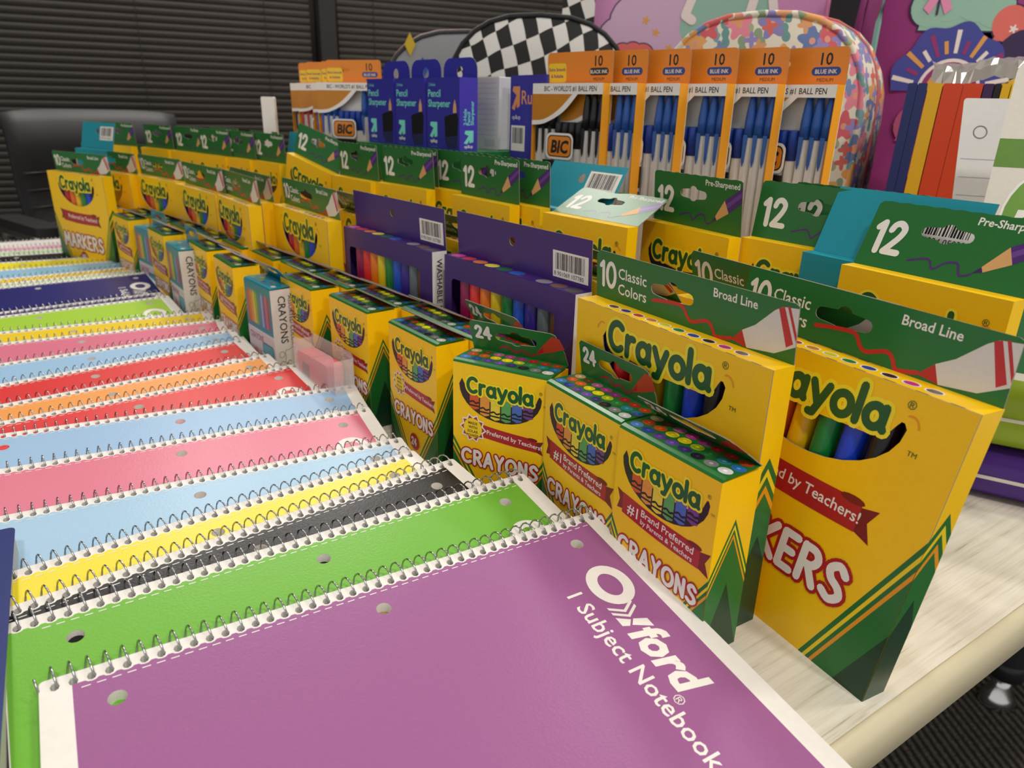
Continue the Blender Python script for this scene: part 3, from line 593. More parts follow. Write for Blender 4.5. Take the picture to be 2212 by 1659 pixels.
# low brown cartons that lift the pencil row
for cx_, cy_, yw, W_, D_, lb in [(358, 186, -.02, 238, 56, 'low brown carton under the pencil boxes nearest the right end'), (330, 394, .11, 146, 27, 'low brown carton under the pencil box with the flattened tab'),
        (313, 546, .13, 186, 26, 'low brown carton under the pencil boxes below the sharpeners'), (282, 736, .14, 140, 44, 'low brown carton under the tilted pencil box'), (256, 880, .22, 190, 30, 'low brown carton under the pencil boxes left of the narrow teal box'),
        (210, 1074, .3, 150, 30, 'low brown carton under the middle of the far pencil row'), (162, 1226, .35, 140, 30, 'low brown carton under the far pencil row, second from its end'), (112, 1372, .45, 130, 30, 'low brown carton under the far end of the pencil row')]:
    carton('shipping_carton', (cx_, cy_), yw, W_, D_, 85.9, KRAFT, lb, M('#B89A6E', .3, 'plain'))
# ---- boxes of twelve pencils
QW, QD, QH, QZ = 90.0, 10.5, 86.0, 86.0
TEAL = M('#1492A4', .36, 'card')
def pencil_box():
    t = Tpl(); F = FRONT(QD); b = MB(); shell(b, QW, QD, QH, YEL); body = t.part('body', b)
    b = MB(); sm = smile(36, 66, 44, 5, 58); b.poly(sm, F, .08, M('#1A1430', .4, 'card')); logo(b, F, -30, 61, 60, .16); b.text(T('®'), F, .2, LOGOG, 34, 72, 3.4); b.stroke([arc(36, 66, 4, 6, 30, 110, 6)], .45, F, .12, ORNG, 6); t.part('logo_lettering', b, body)
    b = MB(); corner_stripes(b, F, QW / 2, 48, 34, .06, 1); t.part('corner_stripes', b, body); b = MB(); corner_stripes(b, F, QW / 2, 48, 34, .06, -1); t.part('corner_stripes', b, body)
    b = MB(); U = UPR(); w2 = QW / 2; edge = [(-w2, 0), (w2, 0), (w2 - .5, 35)] + [(w2 - 2 - i * (QW - 4) / 18, 36 + (.35 if i % 2 else -.1)) for i in range(19)] + [(-w2 + .5, 34)]
    b.panel(edge, [hang_hole(-2, 23, 27, 9)], U, -.25, .25, M('#1C6B2C', .36, 'card'), INSIDE); tb = t.part('hang_tab', b, None, (0, QD / 2 - .3, QH), (0, 0, 0))
    b = MB(); p, w_ = word('12', .26); b.stroke(put(p, -w2 + 6, 9, 16), 1.75, U, .32, WHT); t.part('count_number', b, tb); b = MB(); b.text(T('Pre-Sharpened', .018), U, .32, WHT, w2 - 35, 30.2, 4.0); t.part('tab_lettering', b, tb)
    b = MB(); b.stroke([smooth([(-16, 7), (-6, 9.5), (-2, 5), (3, 9), (9, 10), (12, 4.5), (17, 6)])], .55, U, .32, VIO)
    b.poly([(17, 6.5), (22, 8), (20.5, 10.5)], U, .34, M('#3A1A5E', .35, 'card')); b.poly([(22, 8), (33, 14), (29, 22), (20.5, 10.5)], U, .34, WOODP); b.poly([(33, 14), (44.6, 22), (44.4, 31.5), (29, 22)], U, .34, VIO); b.poly([(31.6, 17), (44.5, 26), (44.4, 29), (30.4, 19.6)], U, .37, M('#6A3F95', .35, 'card'))
    t.part('tab_pencil_print', b, tb); return t
PX = pencil_box()
def pencils(corner, yaw, tab, label, z=0, roll=0):
    l, r = base(corner, yaw, QW, QD, z + QZ); PX.make('pencil_box', label, 'pencil box', l, (0, roll, r[2]), 'yellow boxes of twelve pencils', {'hang_tab': {'rot': (math.radians(tab), 0, 0)}})
pencils((359.5, 155.0), -.02, -22, 'yellow pencil box nearest the right edge with its green tab tipped back')
pencils((386.0, 243.0), .08, -6, 'yellow pencil box half covered by the nearer teal box')
pencils((399.0, 228.0), .05, -2, 'yellow pencil box standing behind the one half covered by the teal box')
pencils((366.4, 332.0), -.05, 6, 'yellow pencil box whose glossy tab stands next to the flattened one')
pencils((331.5, 392.5), .13, -62, 'yellow pencil box with its glossy tab folded flat back')
pencils((314.5, 524.0), .09, 2, 'yellow pencil box right of the pair of twos, under the pencil sharpener boxes')
pencils((329.0, 500.0), .09, 2, 'yellow pencil box just behind the one under the sharpener boxes')
pencils((326.0, 590.0), .16, 2, 'yellow pencil box in the gap below the right sharpener box')
pencils((298.0, 652.0), .20, 3, 'yellow pencil box directly below the middle sharpener box')
pencils((310.0, 668.0), .20, 2, 'yellow pencil box behind the one below the middle sharpener box')
pencils((274.5, 739.0), .13, 2, 'yellow pencil box third from the flattened one, dark hole in its tab')
pencils((264.0, 868.0), .32, -8, 'yellow pencil box tilted sideways with its tab rising to the left', 9.9, .22)
pencils((244.0, 985.0), .21, 2, 'yellow pencil box left of the narrow teal box')
pencils((224.0, 1062.0), .25, 2, 'yellow pencil box second to the left of the narrow teal box')
pencils((205.0, 1128.0), .30, 2, 'yellow pencil box third to the left of the narrow teal box')
pencils((183.0, 1205.0), .32, 2, 'yellow pencil box fourth to the left of the narrow teal box')
pencils((152.0, 1298.0), .35, 2, 'yellow pencil box second from the far left end of the pencil row')
pencils((108.0, 1395.0), .45, 2, 'yellow pencil box at the far left end of the pencil row')
pencils((256.0, 1062.0), .21, 1, 'yellow pencil box in the back row near the white packet')
pencils((229.0, 1182.0), .3, 1, 'yellow pencil box in the back row, far end')
def teal_pencil():
    t = Tpl(); b = MB(); shell(b, QW, QD, QH, TEAL); body = t.part('body', b); U = UPR(); w2 = QW / 2
    b = MB(); b.panel([(-w2, 0), (w2, 0), (w2, 40), (-w2, 40)], [ell(-1, 27, 4.2, 4.2, 14)], U, -.25, .25, TEAL, INSIDE); tb = t.part('hang_tab', b, None, (0, QD / 2 - .3, QH), (0, 0, 0))
    b = MB(); barcode(b, U, w2 - 39, 14, 36, 20, .3, '8 901324 050301'); t.part('barcode_sticker', b, tb); return t
TP = teal_pencil()
def teal(corner, yaw, tab, label, z=0):
    l, r = base(corner, yaw, QW, QD, z + QZ); TP.make('teal_pencil_box', label, 'pencil box', l, r, 'teal boxes of pencils', {'hang_tab': {'rot': (math.radians(tab), 0, 0)}})
teal((373.0, 190.0), .0, -22, 'teal box with a wide blank flap behind the nearest pencil box')
teal((345.5, 446.0), .09, -30, 'teal box with a barcode on its flap, in front of the black pen pack', 0)
teal((262.0, 925.0), .12, -12, 'narrow visible teal box left of the tilted pencil box')
teal((66.0, 1290.0), .45, -14, 'teal box at the far left with its flap over the green tabs')

# ---- teal and white boxes of assorted crayons
TW, TD, TH = 62.0, 24.5, 90.0
TWH = M('#DCD8D2', .45, 'card'); TTL = M('#117F93', .3, 'card')
def teal_crayon():
    t = Tpl(); F = FRONT(TD); b = MB(); shell(b, TW, TD, TH, TWH); body = t.part('body', b)
    b = MB(); b.poly([(-TW / 2, 46), (TW / 2, 46), (TW / 2, TH), (-TW / 2, TH)], F, .08, TTL)
    for i, c in enumerate(['#C9503A', '#D8743A', '#E09A3A', '#E4C83E', '#9DB83E', '#4E9A50', '#4A80B8', '#9AB0C8', '#7A5AA0', '#C86A78', '#A84848']):
        u = -26 + i * 4.75; b.poly([(u, 51), (u + 4.1, 51), (u + 4.1, 80), (u + 2.05, 84), (u, 80)], F, .14, M(c, .4, 'card'))
    t.part('window_print', b, body)
    b = MB(); b.poly([(-TW / 2, 0), (TW / 2, 0), (TW / 2, 43), (-TW / 2, 45)], F, .08, M('#D6C4CC', .45, 'card')); b.poly(rrect(2, 28, 10, 36, 3), F, .14, TTL); b.poly(rrect(4, 26, 12, 34, 2), F, .18, M('#5FA3B0', .4, 'card'))
    b.text(T('CRAYONS', .02), F, .18, M('#A8586E', .4, 'card'), -27, 35, 6.5, 'l', 0, .8); b.poly(ell(-15, 14, 9, 12, 18), F, .14, M('#D89A92', .4, 'card')); b.text(T('24'), F, .22, WHT, 15, 20, 7, 'c'); t.part('front_print', b, body)
    b = MB(); mp = lambda u, v, o: (TW / 2 + o, -5.5 + v, TH - 6 - u); INK = M('#2E2A2C', .5, 'plain'); b.text(T('CRAYONS', .012), mp, .12, INK, 0, 0, 7.2, 'l', 0, .98); b.text(T('ASSORTED COLOR', .004), mp, .12, INK, 0, 9.6, 4.0)
    R_ = RIGHT(TW); GL_ = M('#7FA37F', .5, 'plain')
    b.stroke([[(3 + 6.2 * math.cos(a / 3) * (1 + .16 * math.cos(a * 1.7)), 26 + 8.5 * math.sin(a / 3) * (1 + .16 * math.cos(a * 1.7))) for a in range(20)]], .3, R_, .12, GL_, 5)
    b.stroke([arc(-6, 29, 2.6, 3, 0, 360, 12)], .3, R_, .12, M('#A89A40', .5, 'plain'), 5); b.stroke([smooth([(-8, 6), (-4, 10), (-1, 5), (3, 10), (6, 5)]), arc(-3, 12, 3, 4, 0, 360, 12)], .3, R_, .12, M('#8A6A9A', .5, 'plain'), 5); t.part('side_print', b, body)
    b = MB(); prof = [(-TD / 2, .1), (-TD / 2 + 1, 1.4), (-TD / 2 + 3.5, 2), (TD / 2, 2)]; b.add([(x, y, TH + z) for x in (-TW / 2, TW / 2) for y, z in prof], [(i, i + 1, 5 + i, 4 + i) for i in range(3)] + [(3, 2, 1, 0), (4, 5, 6, 7)], TTL); lid = t.part('lid', b)
    b = MB(); Tm = TOP(TH + 2)
    for i in range(7): b.poly(ell(-23 + i * 8, -6 + (i % 3) * 6, 3, 2.4, 12), Tm, .06, M(['#5A9A50', '#B8B03A', '#3A78B0', '#204A6A', '#7A3A4A', '#306A50', '#D8D4CE'][i], .35, 'card'))
    t.part('colour_dots', b, lid)
    b = MB(); U = UPR(); b.panel([(-TW / 2, 0), (TW / 2, 0), (TW / 2 - 6, 20), (-TW / 2 + 4, 20)], [hang_hole(0, 12, 22, 7)], U, -.25, .25, TTL, INSIDE); t.part('hang_tab', b, None, (0, TD / 2 - .3, TH + 2), (math.radians(6), 0, 0)); return t
TC = teal_crayon()
for (co, yw, tb, lb) in [((142.8, 650.3), .15, 40, 'teal and white crayon box nearest the front, in the crayon row'), ((98.0, 872.3), .09, 4, 'teal and white crayon box in the middle, its teal tab upright'), ((84.0, 1014.0), .2, 4, 'teal and white crayon box farthest back in the crayon row')]:
    l, r = base(co, yw, TW, TD); TC.make('assorted_crayon_box', lb, 'crayon box', l, r, 'teal and white boxes of crayons', {'hang_tab': {'rot': (math.radians(tb), 0, 0)}})

# ---- pink erasers in a clear sleeve
root = empty('eraser_pack', (162.0, 566.0, 0), (0, 0, .16 - math.pi / 2)); tag(root, 'clear sleeve holding pink erasers beside the red notebook', 'eraser pack')
PNK = M('#E4606C', .55, 'paper'); CLR = M('#F1EDEC', .22, 'sleeve')
for x, hh in ((-20, 0), (8, 0)):
    b = MB(); b.panel(rrect(x - 13.5, x + 13.5, 4, 50, 2.5), [], lambda u, v, o: (u, o, v), -7, 7, PNK); e = b.obj('eraser', root)
b = MB(); b.poly(rrect(-26, -12, 18, 42, 2), lambda u, v, o: (u, -7 - o, v), .1, M('#4A2A30', .5, 'paper')); b.text(T('36', .02), lambda u, v, o: (u, -7 - o, v), .2, M('#D8A0A4', .5, 'paper'), -24, 25, 7); b.obj('eraser_print', root)
b = MB(); b.panel(rrect(-37, 37, 1, 62, 5), [], lambda u, v, o: (u, o, v), -8.6, -8.3, CLR); b.panel(rrect(-37, 37, 1, 62, 5), [], lambda u, v, o: (u, o, v), 8.3, 8.6, CLR); b.box(36.4, 36.9, -8.4, 8.4, 4, 58, CLR); b.box(-36.9, -36.4, -8.4, 8.4, 4, 58, CLR); b.obj('clear_sleeve', root)

# ================================================================== raised tier: cartons, pens, sharpeners
carton('shipping_carton', (468.0, 348.0), .43, 295, 120, 115, KRAFT, 'brown carton hidden under the right row of pen packs', M('#B89A6E', .3, 'plain'))
carton('green_carton', (338.0, 655.0), .15, 212, 118, 206, M('#237A3A', .22, 'card'), 'glossy green carton on which the pencil sharpener boxes stand', M('#2A8442', .15, 'card'))
carton('shipping_carton', (322.0, 872.0), .50, 210, 130, 117, KRAFT, 'brown carton hidden under the left row of pen packs', M('#B89A6E', .3, 'plain'))

BW, BD, BH = 90.0, 11.5, 154.0
BOR = M('#EA8B26', .36, 'card'); BYE = M('#F2A324', .36, 'card'); BGO = M('#C47E12', .34, 'card'); GLAZE = M('#FFFFFF', .06, 'clear')
ORD = ['first', 'second', 'third', 'fourth', 'fifth', 'sixth', 'seventh', 'eighth', 'ninth', 'tenth']
def pen_pack(ink, inkname):
    t = Tpl(); F = FRONT(BD); b = MB(); t_ = .6; w2 = BW / 2
    b.box(-w2, w2, BD / 2 - t_, BD / 2, 0, BH, M('#EDEAE4', .5, 'paper')); b.box(-w2, -w2 + t_, -BD / 2, BD / 2 - t_, 0, BH, BYE); b.box(w2 - t_, w2, -BD / 2, BD / 2 - t_, 0, BH, BYE); b.box(-w2 + t_, w2 - t_, -BD / 2, BD / 2 - t_, 0, t_, BYE); b.box(-w2 + t_, w2 - t_, -BD / 2, BD / 2 - t_, BH - t_, BH, BYE)
    body = t.part('tray', b)
    b = MB(); b.poly([(-w2, BH - 9), (w2, BH - 9), (w2, BH), (-w2, BH)], F, .1, WHT); b.text(T("BIC - WORLD'S #1 BALL PEN", .012), F, .16, BLK, -w2 + 16, BH - 6.6, 4.4, 'l', 0, .88); t.part('top_band', b, body)
    b = MB(); q = smooth([(-w2, BH - 36), (-w2 + 18, BH - 34), (-w2 + 42, BH - 24), (-w2 + 60, BH - 9)], 6)
    b.poly([(-w2, BH - 9)] + q, F, .1, WHT); q2 = smooth([(-w2, BH - 32), (-w2 + 17, BH - 30.5), (-w2 + 36, BH - 22), (-w2 + 53, BH - 9)], 6); b.poly([(-w2, BH - 9)] + q2, F, .14, BGO); t.part('swoosh', b, body)
    b = MB(); b.poly(rrect(-24, 12, 89, 112, 6), F, .1, WHT); b.poly(rrect(-22, 10, 91, 110, 5), F, .14, BLK); b.poly(rrect(-21, 9, 92, 109, 4.5), F, .18, M('#E88A1C', .36, 'card')); b.text(T('BIC', .04), F, .24, BLK, -6, 95, 11, 'c', 0, 1, .15)
    b.poly([(-28, 70), (12, 70), (12, 88), (-28, 88)], F, .1, BLK); b.text(T('Cristal'), F, .16, WHT, -8, 74, 9, 'c'); b.poly([(-28, 56), (12, 54), (12, 67), (-28, 68)], F, .1, VIO); t.part('logo_print', b, body)
    b = MB(); b.panel([(-w2 + .4, .5), (w2 - .4, .5), (w2 - .4, BH - 9), (-w2 + .4, BH - 9)], [], F, -.15, 0, GLAZE); t.part('clear_window', b, body)
    b = MB(); U = UPR(); b.panel(rrect(-w2 + 8, w2, -2, 26, 4), [hang_hole(-12, 15, 22, 6)] if ink == '#1F55A8' else [], U, -.25, .25, BOR, INSIDE); tb = t.part('hang_tab', b, None, (0, BD / 2 - .3, BH), (0, 0, 0))
    b = MB(); b.text(T('10', .015), U, .3, BLK, 28, 14, 8.5, 'c'); b.poly(rrect(17, 40, 6.5, 12.5, 3), U, .3, M('#2B2B2E' if ink == '#16161A' else '#2E4590', .4, 'card')); b.text(T(inkname + ' INK', .015), U, .36, WHT, 28.5, 8, 3.0, 'c'); b.text(T('MEDIUM'), U, .3, BLK, 28.5, 2.4, 2.6, 'c'); t.part('ink_print', b, tb); b = MB()
    b.poly(rrect(-36, -12, 1, 17, 3), U, .3, M('#F2CF2A', .36, 'card')); b.text(T('Extra Smooth', .02), U, .36, M('#7A2A7A', .4, 'plain'), -24, 10.5, 2.9, 'c'); b.text(T('& Reliable', .02), U, .36, M('#7A2A7A', .4, 'plain'), -24, 5, 2.9, 'c'); t.part('badge_print', b, tb); return t
BLUE, BLAK, REDI = '#1F55A8', '#16161A', '#B02A2A'
PPK = {BLUE: pen_pack(BLUE, 'BLUE'), BLAK: pen_pack(BLAK, 'BLACK'), REDI: pen_pack(REDI, 'RED')}
PENT = {}
def pen(ink, loc, rot, label, low=False):
    if ink not in PENT:
        t = Tpl(); b = MB(); b.lathe([(3.9, 0), (4.2, .5), (4.2, 116)], (0, 0, 0), M('#E2E0DB', .2, 'plain'), 6); t.part('barrel', b)
        b = MB(); b.lathe([(4.3, 114), (4.3, 126), (3.3, 138), (2.1, 146), (1.2, 147.5)], (0, 0, 0), M(ink, .25, 'plain'), 12); cp = t.part('cap', b, None, (0, 0, 0), (0, 0, 0), True)
        b = MB(); b.panel([(-1.1, 96), (0, 92), (1.1, 96), (1.9, 116), (-1.9, 116)], [], UPR(), 4.2, 4.9, M(ink, .25, 'plain')); t.part('clip', b, cp); PENT[ink] = t
    if ink + 'low' not in PENT:
        t = Tpl(); b = MB(); b.lathe([(3.9, 0), (4.2, .5), (4.2, 100)], (0, 0, 0), M('#E2E0DB', .2, 'plain'), 6); t.part('barrel', b)
        b = MB(); b.lathe([(4.35, 98), (4.35, 119), (4.0, 120.5)], (0, 0, 0), M('#123C9E' if ink == BLUE else ink, .3, 'plain'), 12); t.part('cap', b, None, (0, 0, 0), (0, 0, 0), True); PENT[ink + 'low'] = t
    PENT[ink + ('low' if low else '')].make('ballpoint_pen', label, 'pen', loc, rot, 'capped ballpoint pens in their packs')
def pens(ink, iname, corner, yaw, z, label, which, tab=2, short=''):
    l, r = base(corner, yaw, BW, BD, z); PPK[ink].make('pen_pack', label, 'pen pack', l, r, 'packs of ten ballpoint pens', {'hang_tab': {'rot': (math.radians(tab), 0, 0)}})
    c, s = math.cos(r[2]), math.sin(r[2])
    for i in which:
        x = BW / 2 - 5.3 - i * 8.75; y = .2; pen(ink, (l[0] + x * c - y * s, l[1] + x * s + y * c, z + 1.0), r, '%s %s pen from the right inside the %s' % (ORD[i], iname, short), 3 <= i <= 6)
Z1 = 115.3
pens(BLAK, 'black', (404.7, 525.4), .15, Z1, 'pack of black pens with its whole orange front in view', range(10), 2, 'pack of black pens')
for (x, y, o, sh) in [(417.5, 496.5, 'narrow blue pen pack right beside the black one', 'narrow blue pack'), (433.5, 463.5, 'second wide blue pen pack, next to the narrow one', 'second blue pack'), (451.0, 430.5, 'blue pen pack in the middle of the right row', 'middle blue pack'), (469.5, 398.0, 'blue pen pack second from the right end', 'last but one blue pack'), (491.5, 363.0, 'blue pen pack at the right end in front of the floral backpack', 'blue pack at the right end')]:
    pens(BLUE, 'blue', (x, y), .15, Z1, o, range(5), 2, sh)
for (x, y, ink, nm, o, wh, yw, sh) in [(344.0, 890.0, BLUE, 'blue', 'blue pen pack at the front of the left group, beside the sharpener boxes', range(10), .60, 'front pack of the left group'), (349.0, 928.0, BLUE, 'blue', 'blue pen pack behind the front one of the left group', range(6, 10), .60, 'second pack of the left group'),
        (341.0, 968.0, REDI, 'red', 'red pen pack in the left group', range(5, 10), .60, 'red pack'), (341.0, 1000.0, BLAK, 'black', 'black pen pack at the far left of the left group', range(5, 10), .60, 'far left black pack')]:
    pens(ink, nm, (x, y), yw, 117.3, o, wh, 2, sh)
b = MB(); b.panel(rrect(-9, 9, 0, 136, 2), [], UPR(), -4, 4, WHT); tag(b.obj('paper_packet', None, False, (262.0, 1086.0, 117.3), (0, 0, -.6)), 'slim white packet standing left of the pen packs', 'packet')

SW, SDp, SH = 58.0, 22.0, 68.0
SBL = M('#30309A', .34, 'card'); SSD = M('#4A40B8', .34, 'card'); MINT = M('#7FE0D0', .4, 'card')
def sharpener():
    t = Tpl(); F = FRONT(SDp); b = MB(); shell(b, SW, SDp, SH, SBL); body = t.part('body', b); R_ = RIGHT(SW)
    b = MB(); b.poly([(-SDp / 2, 0), (SDp / 2, 0), (SDp / 2, SH), (-SDp / 2, SH)], R_, .06, SSD); mp = lambda u, v, o: (SW / 2 + o, 5.5 - v, 24 + u)
    for i, s in enumerate(('2-Hole', 'Pencil', 'Sharpener')): b.text(T(s, .02), mp, .12, MINT, 0, 8 - i * 4.4, 4.0)
    b.poly([(-6, 7), (-2, 6), (1, 10), (1, 7), (6, 8), (6, 19), (-4, 19), (-5, 16), (0, 14)], R_, .12, MINT); b.text(T('up&up', .02), R_, .12, WHT, 0, 2.5, 3, 'c'); t.part('side_print', b, body)
    b = MB(); b.text(T('2-Hole'), F, .1, MINT, -25, 60, 3.2)
    b.text(T('Pencil', .015), F, .1, MINT, -26, 50, 7.2); b.text(T('Sharpener', .015), F, .1, MINT, -26, 40.5, 7.2, 'l', 0, .96)
    b.poly([(-24, 12), (-19, 10.5), (-15, 15), (-15.5, 11), (-10, 12), (-10, 26), (-22, 26), (-23, 22.5), (-17, 20)], F, .1, MINT); b.text(T('up&up', .02), F, .1, WHT, -16.5, 6, 3.6, 'c'); b.text(T('1 sharpener'), F, .1, M('#5A70D0', .4, 'card'), -24, 1.2, 2.4); t.part('front_print', b, body)
    b = MB(); BK = M('#141418', .3, 'card'); b.poly([(3, 31), (10, 33), (25, 35), (27, 30), (24, 2), (8, 1.5), (4, 10)], F, .1, BK); b.poly([(5, 12), (25, 14), (24, 2), (8, 1.5)], F, .14, M('#232A55', .3, 'card')); b.poly([(18, 35), (24, 35.5), (23.5, 42), (21, 48), (18.5, 42)], F, .12, WOODP); t.part('sharpener_print', b, body)
    b = MB(); U = UPR(); b.panel([(-SW / 2, -2), (SW / 2, -2)] + arc(SW / 2 - 12, 7, 12, 12, 0, 90, 6) + arc(-SW / 2 + 12, 7, 12, 12, 90, 180, 6), [ell(0, 5.8, 5.2, 5.6, 16)], U, -.25, .25, SBL, INSIDE); t.part('hang_tab', b, None, (0, SDp / 2 - .3, SH), (0, 0, 0)); return t
SB = sharpener()
for (x, y, o) in [(344.0, 676.0, 'right'), (334.5, 737.0, 'middle'), (325.5, 798.0, 'left')]:
    l, r = base((x + 2, y), .15, SW, SDp, 206.2); SB.make('sharpener_box', 'blue pencil sharpener box with round-holed tab, %s one of the three' % o, 'sharpener box', l, r, 'blue pencil sharpener boxes')
# ruled index cards and a second blue packet on the green carton
root = empty('index_cards', (398.0, 700.0, 206.3), (0, 0, .15 - math.pi / 2)); tag(root, 'shrink-wrapped white ruled index cards behind the right sharpener box', 'index cards')
b = MB(); b.panel(rrect(-20, 20, 0, 70, 1), [], UPR(), -9, 9, M('#D4D6DA', .4, 'paper')); b.obj('card_stack', root)
b = MB()
for i in range(11): b.poly([(-19, 14 + i * 5), (16, 14 + i * 5), (16, 14.5 + i * 5), (-19, 14.5 + i * 5)], UPR(), 9.1, M('#98A2B8', .5, 'plain'))
b.poly([(-4, 3), (14, 3), (14, 10), (-4, 10)], UPR(), 9.1, M('#B0B2BA', .5, 'plain')); b.obj('ruled_lines', root)
b = MB(); b.panel(rrect(-20.5, 20.5, 0, 70.6, 1), [], UPR(), 9.4, 9.55, CLR); b.obj('shrink_wrap', root)
root = empty('blue_packet', (404.0, 618.0, Z1), (0, 0, .05 - math.pi / 2)); tag(root, 'blue packet with an orange arrow and barcode, left of the black pens', 'packet')
root.location = (404 * S, 636 * S, Z1 * S)
b = MB(); b.box(-30, 30, -5, 5, 0, 162, M('#3C3A9E', .34, 'card')); b.obj('body', root); mp = lambda u, v, o: (u, -5 - o, v)
b = MB(); b.poly([(-27, 132), (-22, 130), (-18, 137), (-18, 132), (-13, 134), (-13, 152), (-25, 152), (-26, 148), (-19, 144)], mp, .1, M('#E89A5A', .4, 'card')); b.text(T('Ruler', .01), mp, .1, M('#E89A5A', .4, 'card'), -10, 136, 13); b.text(T('up&up'), mp, .1, WHT, -26, 122, 4.2); b.obj('front_print', root)
b = MB(); barcode(b, mp, -27, 92, 24, 24, .1); b.obj('barcode', root)

# ================================================================== right end: folders, filler paper, 3-pack card
def board(x, y, yaw, lean, W, th, H, mat, name='pocket_folder', label='', n=1):
    root = empty(name, (x, y, 0), (0, 0, yaw)); tag(root, label, 'folder', 'pocket folders in a shrink-wrapped stack')
    for i in range(n):
        t = th / n; b = MB(lambda a, c, z: (a + lean * z, c, z)); b.panel(rrect(-th / 2 + i * t + .15, -th / 2 + (i + 1) * t - .15, 0, H, .8, 2), [], UPR(), -W, 0, mat); b.obj('folder_leaf', root)
fy = -1.03; ux, uy = math.cos(fy), math.sin(fy); x, y = 613, 391
for i, (th, c, nm, n) in enumerate([(14.5, '#1B2A66', 'navy', 2), (10.5, '#E0AC18', 'golden yellow', 1), (28, '#D2401A', 'orange', 2), (7, '#3B1850', 'dark purple', 1), (4.5, '#141416', 'black', 1), (6, '#E3B21A', 'narrow yellow', 1), (24, '#EBC81E', 'wide bright yellow', 1)]):
    x += ux * th / 2; y += uy * th / 2
    board(x, y, fy, .015, 190, th, 275 if i < 6 else 279, M(c, .45, 'card'), 'pocket_folder', '%s pocket folders standing on edge in the folder stack' % nm, n); x += ux * (th / 2 + .4); y += uy * (th / 2 + .4)
# crinkled film over the folder stack
b = MB(); rr = random.Random(5); nx = 26; vs = []
for i in range(nx + 1):
    for j in range(5):
        u = i / nx; vs.append((u * 104 + rr.uniform(-1.5, 1.5), j * 9 + rr.uniform(-1.5, 1.5), [0, 10, 15, 17, 16][j] + rr.uniform(-1.6, 1.6) - 3 * math.sin(u * 9)))
b.add(vs, [(i * 5 + j, (i + 1) * 5 + j, (i + 1) * 5 + j + 1, i * 5 + j + 1) for i in range(nx) for j in range(4)], M('#B8B4AE', .18, 'film', .55)); o = b.obj('plastic_film', None, False, (662, 398, 279), (0, 0, fy)); tag(o, 'crinkled shiny plastic film along the top of the folders', 'plastic film')
root = empty('filler_paper', (516.0, 264.0, 88), (0, 0, -1.06)); tag(root, 'pack of white ruled filler paper between the folders and the green card', 'filler paper')
SHE = lambda a, c, z: (a - .10 * z, c + .30 * z, z)
b = MB(SHE); b.panel(rrect(0, 104, 0, 174, 2), [], UPR(), -14, 0, M('#E2E1E0', .5, 'paper')); b.obj('paper_block', root)
b = MB(SHE)
for i in range(11): b.poly([(2, 14 + i * 12), (102, 14 + i * 12), (102, 14.5 + i * 12), (2, 14.5 + i * 12)], UPR(), .15, M('#A9B0C0', .5, 'plain'))
b.obj('ruled_lines', root)
b = MB(SHE); b.stroke([arc(12, 152, 4.0, 4.0, 0, 360, 20)], .35, UPR(), .2, M('#77777C', .5, 'plain')); b.obj('punched_hole', root)
root = empty('three_pack_card', (424.0, 211.0, 72), (0, 0, -1.117)); tag(root, 'white and green backing card reading 3 Pack at the right edge', 'product card')
SH2 = lambda a, c, z: (a, c + .44 * z, z); b = MB(SH2); b.panel(rrect(0, 140, 36, 210, 6), [], UPR(), -2, 0, M('#DDD8CC', .45, 'card')); b.obj('card', root)
CG = M('#5E8A2C', .42, 'card'); b = MB(SH2); b.poly([(0, 150), (140, 150), (140, 166), (0, 166)], UPR(), .1, CG); b.obj('green_band', root); b = MB(SH2); b.poly([(0, 40), (140, 40), (140, 76), (0, 76)], UPR(), .1, M('#1E6A34', .42, 'card')); b.obj('lower_band', root)
b = MB(SH2); b.poly(ell(43, 122, 34, 34, 32), UPR(), .15, WHT); b.poly(ell(43, 122, 32.5, 32.5, 32), UPR(), .2, M('#6A9A34', .42, 'card')); b.text(T('3', .05), UPR(), .3, WHT, 33, 133, 16, 'c'); b.text(T('Pack', .05), UPR(), .3, WHT, 15, 112, 15, 'l', 0, 1, .2); b.obj('count_badge', root)
b = MB(SH2); b.poly([(12, 183), (12, 195), (24, 205), (50, 205), (50, 175), (13, 175)], UPR(), .15, BLK); b.poly([(14, 183), (14, 194), (25, 203), (48, 203), (48, 177), (14, 177)], UPR(), .2, M('#4E8A34', .42, 'card')); b.obj('house_mark', root)
# soft pouches at the right edge
def pouch(x, y, z, yaw, L, W, H, c, label):
    root = empty('pencil_pouch', (x, y, z), (0, 0, yaw)); tag(root, label, 'pouch', 'soft pencil pouches'); b = MB(); vs = []; n, m = 24, 10
    for j in range(m + 1):
        t = -1 + 2 * j / m; r = (1 - abs(t) ** 2.6) ** .5
        for i in range(n):
            a = 2 * math.pi * i / n; ca, sa = math.cos(a), math.sin(a)
            vs.append((math.copysign(abs(ca) ** .5, ca) * L / 2 * (.80 + .20 * r), math.copysign(abs(sa) ** .5, sa) * W / 2 * (.70 + .30 * r), H / 2 + t * H / 2))
    b.add(vs, [(j * n + i, j * n + (i + 1) % n, (j + 1) * n + (i + 1) % n, (j + 1) * n + i) for j in range(m) for i in range(n)] + [tuple(range(n - 1, -1, -1)), tuple(m * n + i for i in range(n))], M(c, .32, 'plain')); b.obj('pouch_body', root, True)
    b = MB(); b.tube([(-L * .45, -W * .5, H * .5), (0, -W * .505, H * .5), (L * .45, -W * .5, H * .5)], 1.3, M('#E8E4DC', .5, 'plain'), 6); b.obj('zip', root)
pouch(572, 216, .5, -1.06, 200, 112, 36, '#4A1E88', 'purple pouch lying under the lime green one at the right edge')
